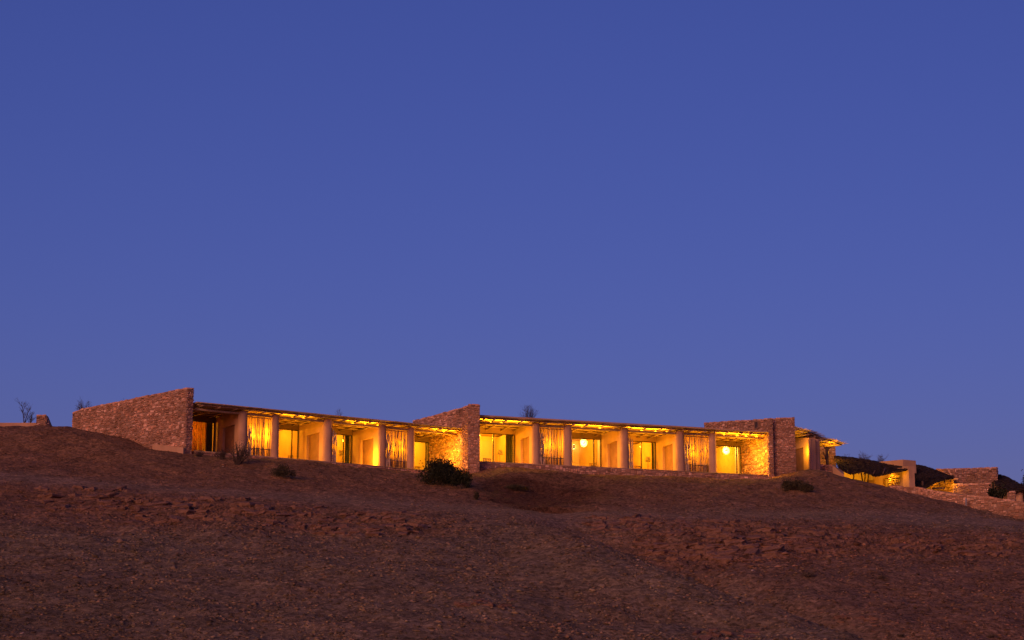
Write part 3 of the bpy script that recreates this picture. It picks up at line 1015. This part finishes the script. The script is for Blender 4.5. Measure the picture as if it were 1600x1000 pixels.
pl_f = [e0, e0.lerp(e1, .5)+Vector((0, 0, .10)), e1]
pl_b = [p + _n*2.6 + Vector((0, 0, -.02)) for p in pl_f]
r3 = sheet('roof', 'reed', pl_b, pl_f, .10, t3, 20, 6, .025)
straws(r3, 'reed', [p + _n*.5 for p in pl_f], pl_f, 260, .45, .016, .02)
for k in range(5):
    p = e0.lerp(e1, .08+.21*k)
    m = MB(); m.tube([p - _n*.18 - Vector((0, 0, .16)), p + _n*2.3 - Vector((0, 0, .18))], .05, 7); m.build('rafter', 'log', r3, smooth=True)
point_light('terrace_lamp', (*(P(1252, 690, 137.6)[:2]), zp(1252, 705, 137.6)), 130, parent=t3)

# reed canopy on a forked post
t3b = thing('reed_canopy', 'small lit reed canopy held up by a forked tree trunk post', 'canopy', (*xy(1293, 141.5), ground_z(1293, 141.5)))
e0, e1 = P(1279, 684.5, 141.0), P(1315.5, 694, 143.6)
_d = (e1-e0); _n = Vector((-_d.y, _d.x, 0)).normalized()
pl_f = [e0, e0.lerp(e1, .55)+Vector((0, 0, .10)), e1]
pl_b = [e0 + _n*2.4, e0.lerp(e1, .55)+_n*2.4, e1+_n*1.2 - Vector((0, 0, .05))]
r3b = sheet('roof', 'reed', pl_b, pl_f, .10, t3b, 18, 6, .025)
straws(r3b, 'reed', [p + _n*.4 for p in pl_f], pl_f, 200, .42, .014, .02)
for k in range(4):
    p = e0.lerp(e1, .1+.22*k)
    m = MB(); m.tube([p - _n*.15 - Vector((0, 0, .15)), p + _n*2.0 - Vector((0, 0, .17))], .05, 7); m.build('rafter', 'log', r3b, smooth=True)
a = P(1293, 741, 142.0); b = P(1292.5, 698, 142.0)
m = MB(); m.tube([a-Vector((0, 0, .8)), a.lerp(b, .3)+Vector((.03, 0, 0)), a.lerp(b, .7)-Vector((.03, 0, 0)), b], [.15, .12, .11, .14], 9)
po = m.build('forked_post', 'wood', t3b, smooth=True)
for q0, q1, r in ((.45, (1286, 706), .06), (.55, (1284, 716), .045), (.85, (1299, 697), .06), (.85, (1286, 696), .06)):
    m = MB(); m.tube([a.lerp(b, q0), P(*q1, 141.9)], [r, r*.7], 7); m.build('branch', 'wood', po, smooth=True)
point_light('canopy_lamp', P(1298, 705, 142.6), 130, parent=t3b)
stone_wall('stone_wall', 'lit stone wall standing behind the forked tree trunk post',
    [(*xy(1277, 145.2), 15.5, zp(1277, 699, 145.2)), (*xy(1304.5, 145.6), 15.5, zp(1304, 697.5, 145.6)), (*xy(1304, 146.4), 15.5, zp(1304, 697.5, 146.4)), (*xy(1277, 146.2), 15.5, zp(1277, 699, 146.2))], [0, 1])
stone_wall('garden_wall', 'low dark garden wall at the foot of the forked post',
    [(*xy(1281, 139.6), 15, zp(1281, 727, 139.6)), (*xy(1301, 139.2), 15, zp(1301, 728, 139.2)), (*xy(1301, 139.8), 15, zp(1301, 728, 139.8)), (*xy(1281, 140.2), 15, zp(1281, 727, 140.2))], [0])
m = MB(); m.prism([(*xy(1300, 137.4), 14.5, zp(1300, 727, 137.4)), (*xy(1317, 136.6), 14.5, zp(1317, 742, 136.6)), (*xy(1317.5, 138), 14.5, zp(1316, 738, 138)), (*xy(1301, 138.8), 14.5, zp(1301, 726, 138.8))])
tag(m.build('plaster_ramp_wall', 'plaster'), 'sloping plastered ramp wall end below the reed canopy', 'wall')

# fourth lodge under a dark brushwood roof
t4 = thing('lodge_building', 'lodge under a wide dark brushwood roof with a lit pierced alcove', 'building', (*xy(1390, 140), ground_z(1390, 140)))
top = [P(1303, 712, 145), P(1330, 714, 145), P(1360, 718.5, 144.5), P(1390, 724, 143), P(1417, 730, 141)]
bot = [P(1311, 731, 139), P(1328, 739, 138.5), P(1350, 735.5, 138.5), P(1368, 743, 138.3), P(1417.5, 732.5, 137.6)]
r4 = sheet('brushwood_roof', 'thatch', top, bot, .12, t4, 40, 10, .03)
straws(r4, 'thatch', top, bot, 2200, .38, .014, .0)
for px in (1334, 1346, 1352, 1357.5):
    m = MB(); m.tube([P(px, 768, 140.6), P(px+random.uniform(-2, 2), 752, 140.6), P(px+random.uniform(-1, 1), 738, 140.6)], [.06, .05, .045], 7); m.build('post', 'wood', t4, smooth=True)
m = MB(); vwall(m, (1308, 144.0), (1367, 144.4), 732, 738, 14.5, .3); m.build('back_wall', 'plaster_in', t4)
m = MB(); vwall(m, (1352, 141.6), (1364.5, 141.5), 750, 749.5, 14, .5); m.build('bench', 'plaster', t4)
m = MB()
vwall(m, (1364, 144.0), (1378, 142.2), 733, 733, 14, .35)
vwall(m, (1404, 139.3), (1410, 138.6), 731, 731, 14, .35)
vwall(m, (1378, 142.2), (1404, 139.3), 733, 731, zp(1391, 744.5, 140.7), .35)
w4 = m.build('side_wall', 'plaster', t4)
m = MB(); vwall(m, (1377, 142.7), (1405, 139.7), 738, 738, 14, .1); m.build('alcove_back', 'plaster_in', w4)
for i in range(9):
    for j in range(4):
        px = 1388.5 + 15*(i+.5*(j % 2))/9.0; f = (px-1378)/26
        Y = 142.15 - 2.9*f
        q = P(px, 747.5+3.4*j, Y)
        m = MB(); m.tube([q, q+Vector((.10, .13, 0))], .045, 6); o = m.build('lattice_knob', 'plaster', w4)
m = MB(); vwall(m, (1408.5, 138.4), (1418.5, 137.6), 728, 728.5, 13.5, .45); m.build('pier', 'plaster', t4)
m = MB(); vwall(m, (1372, 143.5), (1410, 141.2), 721.5, 718, zp(1395, 740, 142), 1.2); m.build('parapet', 'plaster', t4)
point_light('alcove_lamp', P(1389, 748, 140.55), 45, parent=t4, radius=.05)
point_light('porch_lamp', P(1338, 743, 142.2), 150, parent=t4)
point_light('porch_lamp', P(1400, 742, 137.9), 30, parent=t4)

# fifth: brushwood shade further along
t5 = thing('shade_canopy', 'drooping dark brushwood shade between the plaster pier and the stone block', 'canopy', (*xy(1450, 141), ground_z(1450, 141)))
top = [P(1417, 726.5, 144), P(1430, 725.5, 145), P(1444, 727, 145), P(1463, 734, 144), P(1489, 744.5, 142)]
bot = [P(1421, 748, 141.5), P(1432, 760, 138.6), P(1446, 762, 138.3), P(1463, 752, 138.6), P(1489, 746.5, 139.4)]
r5 = sheet('brushwood_roof', 'thatch', top, bot, .10, t5, 34, 10, .03)
straws(r5, 'thatch', top, bot, 1500, .38, .014, .0)
m = MB(); m.tube([P(1441.5, 775, 138.9), P(1441.5, 752, 138.9)], .08, 8); m.build('post', 'wood', t5, smooth=True)
m = MB(); vwall(m, (1414, 144.9), (1466, 144.9), 742, 744, 12.5, .3); m.build('back_wall', 'plaster_in', t5)
m = MB(); vwall(m, (1454, 139.0), (1474, 138.8), 761.5, 761.5, zp(1464, 764, 138.9), .1); m.build('plank', 'wood', t5)
point_light('porch_lamp', P(1426, 751, 142.8), 130, parent=t5)
stone_wall('stone_wall', 'lamp-lit stretch of stone wall under the drooping brushwood shade',
    [(*xy(1452, 143.6), 13, zp(1452, 748, 143.6)), (*xy(1488, 140.6), 13, zp(1488, 748, 140.6)), (*xy(1489, 141.4), 13, zp(1488, 748, 141.4)), (*xy(1452, 144.4), 13, zp(1452, 748, 144.4))], [0])
point_light('wall_lamp_light', P(1479, 756, 139.7), 90, parent=t5)
stone_wall('stone_house_wall', 'large pale stone block wall standing above the terraces on the downhill side',
    [(*xy(1461, 145.2), 12, zp(1461, 733.5, 145.2)), (*xy(1488.5, 142.0), 12, zp(1488, 733, 142)), (*xy(1555, 143.0), 12, zp(1554, 731, 143)), (*xy(1557, 147), 12, zp(1554, 731, 147)), (*xy(1463, 148), 12, zp(1462, 733, 148))], [0, 1, 2])
stone_wall('terrace_wall', 'stone terrace wall with level top between the stone block and the long retaining wall',
    [(*xy(1486, 139.8), 11.5, zp(1486, 757, 139.8)), (*xy(1544, 139.0), 11.5, zp(1544, 756, 139.0)), (*xy(1544, 139.7), 11.5, zp(1544, 756, 139.7)), (*xy(1486, 140.5), 11.5, zp(1486, 757, 140.5))], [0, 1])
rp = [(1388, 760, 132.2), (1432, 762.5, 131), (1465, 770, 129.6), (1495, 774, 128.4), (1534, 776.5, 126.9), (1570, 781, 125.6), (1612, 790, 124.2), (1680, 806, 122.6)]
front = [(*xy(px, Y), ground_z(px, Y)-.7, zp(px, py, Y)) for px, py, Y in rp]
back = [(*xy(px, Y+.55), ground_z(px, Y)-.7, zp(px, py, Y)-.01) for px, py, Y in rp[::-1]]
rw = stone_wall('retaining_wall', 'long low stone retaining wall stepping down the slope at the right', front + back, list(range(len(rp)-1)))
m = MB(); m.tube([P(1509.5, 800, 127.3), P(1509.5, 779, 127.4)], .06, 8); tag(m.build('drain_pipe', 'metal', smooth=True), 'grey drain pipe fixed upright to the long retaining wall', 'pipe')
stone_wall('stone_pier', 'squat stone pier beside the spiky plant on the terrace',
    [(*xy(1570, 133.0), 11, zp(1570, 770, 133)), (*xy(1582, 132.8), 11, zp(1582, 768, 132.8)), (*xy(1582, 133.7), 11, zp(1582, 768, 133.7)), (*xy(1570, 133.7), 11, zp(1570, 770, 133.7))], [0, 1])
t6 = thing('shade_canopy', 'dark brushwood roof with a plaster column at the right edge', 'canopy', (*xy(1588, 142), ground_z(1588, 138)))
top = [P(1552, 741, 146), P(1562, 741, 146), P(1572, 744, 145.5), P(1600, 759, 144), P(1640, 772, 143)]
bot = [P(1555, 757, 141), P(1568, 763, 140.5), P(1580, 767.5, 140), P(1601, 763, 140), P(1640, 775, 140)]
r6 = sheet('brushwood_roof', 'thatch', top, bot, .10, t6, 26, 8, .03)
straws(r6, 'thatch', top, bot, 800, .38, .014, .0)
m = MB(); x, y = xy(1588.5, 140.8); m.lathe((x, y, 11.5), [(.30, 0), (.29, zp(1588, 765, 140.8)-11.5)], 18); m.build('column', 'plaster', t6)
m = MB(); vwall(m, (1554, 143.5), (1620, 143.5), 750, 766, 11.5, .3); m.build('back_wall', 'plaster', t6)

def roof_poles(rf, top, bot, n, r=.045):
    def at(pl, t):
        k = t*(len(pl)-1); i = min(int(k), len(pl)-2); return pl[i].lerp(pl[i+1], k-i)
    for k in range(n):
        t = (k+.5)/n
        a, b = at(top, t), at(bot, t)
        d = (b-a).normalized()
        m = MB(); m.tube([a - Vector((0, 0, .17)), b + d*random.uniform(.15, .45) - Vector((0, 0, .17))], r, 6)
        m.build('rafter', 'wood', rf, smooth=True)
roof_poles(r4, [P(1303, 712, 145), P(1360, 718.5, 144.5), P(1417, 730, 141)], [P(1311, 731, 139), P(1350, 737, 138.5), P(1417.5, 732.5, 137.6)], 9)
roof_poles(r5, [P(1417, 726.5, 144), P(1463, 734, 144), P(1489, 744.5, 142)], [P(1424, 752, 140), P(1463, 754, 138.6), P(1489, 746.5, 139.4)], 6)
# ------------------------------------------------------------------ crest at the left
tl = thing('low_hut', 'low flat plastered roof edge showing over the crest at the left', 'building', (*xy(20, 129), ground_z(20, 129)))
m = MB(); vwall(m, (-120, 129.3), (56, 129.3), 660.5, 660.5, zp(20, 667, 129.3), 3.0); m.build('roof', 'plaster', tl)
m = MB(); vwall(m, (-118, 129.8), (55, 129.8), 667.2, 667.2, 15, 2.4); m.build('wall', 'lintel', tl)
p0, p1, p2 = xy(54.5, 128.6), xy(69, 128.5), xy(79.5, 129.0)
stone_wall('stone_pier', 'short stone pier with a sloping buttress at the left on the crest',
    [(*p0, 15.5, zp(55, 649.5, 128.6)), (*p1, 15.5, zp(68, 649.5, 128.6)), (*p2, 15.5, zp(79, 670, 129)), (p2[0], p2[1]+.6, 15.5, zp(79, 670, 129)), (p1[0], p1[1]+.7, 15.5, zp(68, 650, 129)), (p0[0], p0[1]+.7, 15.5, zp(55, 650, 129))], [0, 1])

# ------------------------------------------------------------------ vegetation
def twigs(mb, p, d, ln, r, depth, spread=.5, droop=0.0, nb=(2, 4)):
    n = 3
    pts, q = [p], p.copy()
    dd = d.copy()
    for k in range(n):
        dd = (dd + Vector((random.uniform(-1, 1), random.uniform(-1, 1), random.uniform(-.5, .7)-droop))*.16).normalized()
        q = q + dd*(ln/n); pts.append(q.copy())
    mb.tube(pts, [r, r*.85, r*.7, r*.5], 4 if depth < 2 else 6, cap=False)
    if depth <= 0: return
    for k in range(random.randint(*nb)):
        t = random.uniform(.35, 1.0); i = min(int(t*n), n-1)
        b = pts[i].lerp(pts[i+1], t*n-i)
        nd = (dd + Vector((random.uniform(-1, 1), random.uniform(-1, 1), random.uniform(-.4, .8)))*spread*1.5).normalized()
        twigs(mb, b, nd, ln*random.uniform(.5, .8), r*.58, depth-1, spread, droop, nb)

def bare_tree(base, h, label, group=None, n=1, name='bare_tree', spread=.5, lean=0, r=.035, depth=4):
    t = thing(name, label, 'tree' if 'tree' in name else 'shrub', base, group)
    tr, cr = MB(), MB()
    for k in range(n):
        d = Vector((random.uniform(-.35, .35)*(n > 1)+lean, random.uniform(-.3, .3)*(n > 1), 1)).normalized()
        p0 = base + Vector((random.uniform(-.15, .15)*(n > 1), 0, -.2))
        top = p0 + d*h*.45
        tr.tube([p0, p0.lerp(top, .5)+Vector((random.uniform(-.04, .04), 0, 0)), top], [r, r*.8, r*.6], 6)
        for q in range(4):
            twigs(cr, p0.lerp(top, random.uniform(.45, 1)), (d+Vector((random.uniform(-.7, .7), random.uniform(-.7, .7), .2))*spread*1.6).normalized(), h*.28, r*.5, depth-2, spread)
        twigs(cr, top, d, h*.33, r*.55, depth-1, spread)
    tr.build('trunk', 'twig', t)
    cr.build('crown', 'twig', t)
    return t

def leafy(base, rx, ry, rz, n, mat, label, name='shrub', ls=.07, stems=10, cat='shrub', group=None, lobes=7, up=.15, flat=0):
    t = thing(name, label, cat, base, group)
    s, lv = MB(), MB()
    L = []
    for k in range(lobes):
        a = random.uniform(0, 2*math.pi); q = random.uniform(.15, .72)
        L.append((Vector((math.cos(a)*q*rx, math.sin(a)*q*ry, rz*random.uniform(.30, .80)*(1-.45*q))), random.uniform(.26, .46)))
    for k in range(stems):
        c, q = random.choice(L)
        e = base + c + Vector((random.uniform(-.3, .3)*rx, random.uniform(-.3, .3)*ry, random.uniform(0, .35)*rz))
        p = base + Vector((random.uniform(-.15, .15)*rx, random.uniform(-.15, .15)*ry, -.1))
        s.tube([p, p.lerp(e, .5)+Vector((random.uniform(-.1, .1), 0, .05)), e], [.025, .016, .006], 5, cap=False)
    for k in range(n):
        c, q = random.choice(L)
        d = Vector((random.gauss(0, 1), random.gauss(0, 1), random.gauss(0, 1))).normalized()*random.random()**.45
        p = base + c + Vector((d.x*rx*q*1.15, d.y*ry*q*1.15, d.z*rz*q*.95))
        if random.random() < .16: p += Vector((random.gauss(0, .14)*rx, 0, abs(random.gauss(0, up))*rz))
        g = base.z - .05
        if p.z < g: p.z = g + random.random()*.15
        a = Vector((random.gauss(0, 1), random.gauss(0, 1), random.gauss(0, .7)+.3)).normalized()*ls*random.uniform(.6, 1.4)
        b = a.cross(Vector((random.gauss(0, 1), random.gauss(0, 1), random.gauss(0, 1)))).normalized()*ls*.35
        i = len(lv.v)
        lv.v += [tuple(p), tuple(p+a*.5+b), tuple(p+a), tuple(p+a*.5-b)]
        lv.f.append((i, i+1, i+2, i+3))
    s.build('stems', 'twig', t)
    lv.build('foliage', mat, t)
    return t

random.seed(21)
b = hit(694, 752); b = Vector((b.x, b.y, b.z))
leafy(hit(688, 758), 1.65, 1.0, 1.4, 7500, 'leaf', 'large dense dark green bush in front of the lit stone wall', ls=.10, stems=16, lobes=13)
leafy(hit(722, 764), .75, .6, 1.15, 2600, 'leaf', 'rounded dark bush growing against the downhill side of the large bush', ls=.09, stems=8, lobes=7)
leafy(hit(745.5, 781), .26, .22, .42, 420, 'leaf_olive', 'small olive tuft just below the large dark bush', ls=.07, stems=6, lobes=4)
leafy(hit(1240, 766), .80, .5, .85, 2800, 'leaf_olive', 'dark rounded bush on the slope below the broad stone pier', ls=.08, stems=10, lobes=7)
leafy(hit(1259, 770), .48, .4, .62, 1500, 'leaf_olive', 'lower half of a bush pair, spreading downhill below the broad stone pier', ls=.08, stems=8, lobes=6)
leafy(hit(808, 767), 1.2, .6, .42, 1500, 'leaf_olive', 'flat dark mat of dry shrub on the bare earth below the central lodge', ls=.07, stems=10, lobes=9)
leafy(hit(441, 747), .85, .5, .72, 2200, 'leaf_olive', 'low brownish bush below the second column of the uphill lodge', ls=.07, stems=10, lobes=9)
leafy(hit(1262, 903), .28, .22, .26, 420, 'leaf_grey', 'small grey tuft in the hollow below the rock ledges', ls=.05, stems=6, lobes=4)
leafy(hit(1380, 907), .26, .2, .16, 320, 'leaf_grey', 'flat grey tuft further right in the hollow', ls=.05, stems=6, lobes=4)
leafy(hit(1550, 998), .25, .2, .16, 320, 'leaf_grey', 'flat grey tuft at the bottom right corner', ls=.05, stems=6, lobes=4)
leafy(hit(1406, 998), .22, .2, .12, 240, 'leaf_grey', 'tiny tuft at the bottom edge right of centre', ls=.05, stems=6, lobes=3)
leafy(Vector((*xy(1556, 128.6), zp(1556, 781, 128.6))), .72, .5, .95, 900, 'leaf', 'spiky dark plant growing behind the long retaining wall', ls=.17, stems=14, cat='plant', name='plant', lobes=8, up=.3)
leafy(Vector((*xy(1603, 150), zp(1600, 792, 150))), .75, .6, 2.6, 2600, 'leaf', 'dark tree cut off by the right edge of the picture', ls=.12, stems=12, cat='tree', name='tree', lobes=9)
def dry(px, py, h, n, label, spread=.75, depth=4, leaves=300):
    base = hit(px, py)
    t = bare_tree(base, h, label, n=n, name='dry_shrub', spread=spread, r=.016, depth=depth)
    return t
leafy(hit(370, 727), 1.0, .6, 1.45, 1300, 'leaf_grey', 'tall grey twiggy shrub in front of the first column', name='dry_shrub', ls=.06, stems=60, lobes=12, up=.25)
dry(345, 718, .8, 14, 'short dry shrub next to the tall grey twiggy shrub')
dry(312, 714, .6, 10, 'small dry shrub at the foot of the first stone wall')
dry(430, 742, .55, 8, 'thin dry twigs above the low brownish bush')
def far_tree(px, pyb, pyt, Y, n, label, **kw):
    b = P(px, pyb, Y)
    return bare_tree(b, zp(px, pyt, Y)-b.z, label, n=n, **kw)
far_tree(37, 668, 621, 131, 2, 'bare forked sapling rising behind the flat roof at the left', spread=.38, r=.035, depth=4)
far_tree(50, 668, 640, 131, 2, 'shorter bare sapling leaning beside the short stone pier', spread=.5, r=.03, depth=4, lean=.15)
far_tree(131, 652, 620, 133, 6, 'leafless bush showing over the low end of the first stone wall', spread=.7, r=.02, depth=4)
far_tree(196, 640, 617, 133, 2, 'few thin twigs over the middle of the first stone wall', spread=.5, r=.012, depth=3)
far_tree(526, 665, 632, 137, 3, 'leafless twigs above the roof of the uphill lodge', spread=.6, r=.015, depth=3)
far_tree(823, 672, 628, 142, 7, 'leafless bushy treetop above the roof of the central lodge', spread=.6, r=.022, depth=4)
far_tree(1352, 738, 703, 150, 9, 'leafless bush rising behind the wide dark brushwood roof', spread=.7, r=.022, depth=4)
far_tree(1376, 738, 705, 150, 5, 'leafless bush beside the plaster parapet', spread=.6, r=.022, depth=4)
far_tree(1324, 725, 704, 149, 3, 'thin twigs poking out over the uphill end of the brushwood roof', spread=.6, r=.015, depth=3)
far_tree(1542, 745, 724, 149, 5, 'fine dry twigs above the large stone block', spread=.7, r=.01, depth=3)

# ------------------------------------------------------------------ rock ledges
rock_meshes = []
def rock_mesh(k):
    m = MB()
    rr = random.Random(k)
    pts = [(-.5, -.5), (-.1+rr.uniform(-.1, .1), -.56), (.5, -.48), (.54, .1), (.46, .5), (-.05, .54), (-.52, .46), (-.55, 0)]
    n = len(pts)
    lay = []
    for z, s in ((-.5, 1.0), (-.1, 1.05), (.32, 1.02), (.5, .86)):
        lay.append([(x*s+rr.uniform(-.13, .13), y*s+rr.uniform(-.13, .13), z+rr.uniform(-.12, .12)) for x, y in pts])
    for l in lay: m.v += l
    for j in range(len(lay)-1):
        for i in range(n): m.f.append((j*n+i, j*n+(i+1) % n, (j+1)*n+(i+1) % n, (j+1)*n+i))
    m.f.append(tuple(range(n-1, -1, -1))); m.f.append(tuple(3*n+i for i in range(n)))
    return m.mesh('rock', 'rock')
rock_meshes = [rock_mesh(k) for k in range(14)]
def outcrop(label, zones, seed):
    rr = random.Random(seed)
    px, py = zones[0][0], zones[0][2]
    b = hit(px, py)
    t = thing('rock_outcrop', label, 'rock outcrop', b)
    for (x0, x1, y0, y1, n, s) in zones:
        rows = max(2, int((y1-y0)/9))
        for k in range(n):
            row = rr.randrange(rows)
            qx = rr.uniform(x0, x1); qy = y0 + (y1-y0)*(row+.5)/rows + rr.gauss(0, 1.5)
            p = hit(qx, qy)
            o = bpy.data.objects.new('rock', rr.choice(rock_meshes))
            w = rr.uniform(.22, .95)*s; h = rr.uniform(.16, .40)*s; d = rr.uniform(.5, 1.0)*s
            o.scale = (w, d, h)
            o.rotation_euler = (rr.gauss(.08, .12), rr.gauss(0, .10), rr.gauss(.0, .45))
            o.location = p + Vector((0, d*.36, h*rr.uniform(-.28, .04)))
            put(o, t)
outcrop('broken red rock ledges in the hollow below the central lodge', [(905, 1020, 806, 834, 40, .9), (1000, 1150, 812, 878, 80, 1.0), (1100, 1215, 825, 880, 60, 1.0), (1200, 1330, 820, 875, 34, .8)], 5)
outcrop('thin rock ledges at the right below the track', [(1400, 1490, 842, 862, 26, .75), (1490, 1600, 838, 872, 34, .8)], 6)
outcrop('dark cracked rock ledge running below the track at the left', [(60, 230, 762, 800, 52, .8), (200, 420, 775, 818, 60, .85)], 8)
outcrop('low crumbling rock ledge left of centre below the uphill lodge', [(400, 520, 790, 826, 34, .8), (500, 660, 800, 838, 44, .8)], 9)
outcrop('few low rocks breaking the gravel near the bottom centre', [(720, 800, 936, 950, 14, .55), (1080, 1180, 985, 998, 12, .5), (1310, 1370, 963, 975, 12, .5)], 10)

# ------------------------------------------------------------------ loose stones all over the slope
def loose(n, smin, smax, seed, pale=.003):
    g = np.random.default_rng(seed)
    Y = g.uniform(51, 131, n); X = g.uniform(-1, 1, n)*(.262*Y+1.5)
    i = np.clip(np.searchsorted(ax, X), 0, nx-1); j = np.clip(np.searchsorted(ay, Y), 0, ny-1)
    clump = pn(X*.45, Y*.45) + .6*pn(X*1.3+4, Y*1.3)
    keep = g.random(n) < np.clip(.55 + .5*clump, .08, 1) * (1-.8*track[j, i]) * (1-.55*near_house[j, i])
    X, Y, i, j = X[keep], Y[keep], i[keep], j[keep]
    n = len(X)
    S = smin*(smax/smin)**(g.random(n)**2.2)
    S = S*(1+.5*outc[j, i])*(1-.3*up[j, i])
    octv = np.array([(1, 0, 0), (0, 1, 0), (-1, 0, 0), (0, -1, 0), (0, 0, .75), (.15, .1, -.6)], float)
    V = octv[None] * (1 + g.uniform(-.35, .35, (n, 6, 3))) + g.uniform(-.18, .18, (n, 6, 3))
    V = V * (S[:, None, None]) * g.uniform(.65, 1.35, (n, 1, 3)) * np.array([1.15, 1, .7])
    a = g.uniform(0, 6.28, n); c, s = np.cos(a)[:, None], np.sin(a)[:, None]
    V = np.stack([V[..., 0]*c - V[..., 1]*s, V[..., 0]*s + V[..., 1]*c, V[..., 2]], -1)
    V[..., 0] += X[:, None]; V[..., 1] += Y[:, None]; V[..., 2] += (gh(X, Y) + .15*S)[:, None]
    Fq = np.array([(0, 1, 4), (1, 2, 4), (2, 3, 4), (3, 0, 4), (1, 0, 5), (2, 1, 5), (3, 2, 5), (0, 3, 5)])
    Fc = (np.arange(n)[:, None, None]*6 + Fq[None]).reshape(-1, 3)
    me = bpy.data.meshes.new('loose_stones')
    me.vertices.add(n*6); me.vertices.foreach_set('co', V.ravel())
    me.loops.add(len(Fc)*3); me.loops.foreach_set('vertex_index', Fc.ravel().astype(np.int32))
    me.polygons.add(len(Fc)); me.polygons.foreach_set('loop_start', (np.arange(len(Fc))*3).astype(np.int32))
    me.update(calc_edges=True)
    cc = soil[j, i]*np.array([1.0, .96, 1.0])*g.uniform(.35, 1.6, (n, 1))*(1+g.uniform(-.08, .08, (n, 3)))
    pl_ = g.random(n) < pale
    cc[pl_] = np.array([.42, .33, .29])*g.uniform(.8, 1.3, (pl_.sum(), 1))
    at = me.attributes.new('Col', 'FLOAT_COLOR', 'FACE')
    at.data.foreach_set('color', np.repeat(np.c_[cc, np.ones(n)], 8, axis=0).astype(np.float32).ravel())
    me.materials.append(M['pebble'])
    o = bpy.data.objects.new('loose_stones', me); col.objects.link(o)
    return o
o = loose(280000, .013, .088, 3)
o['kind'] = 'stuff'
ob = loose(900, .08, .17, 9, .004)
ob['kind'] = 'stuff'
ob.name = 'scattered_rocks'
tag(ob, 'larger rocks lying about among the gravel of the slope', 'rocks')
tag(o, 'loose stones and gravel strewn over the whole hillside', 'gravel')
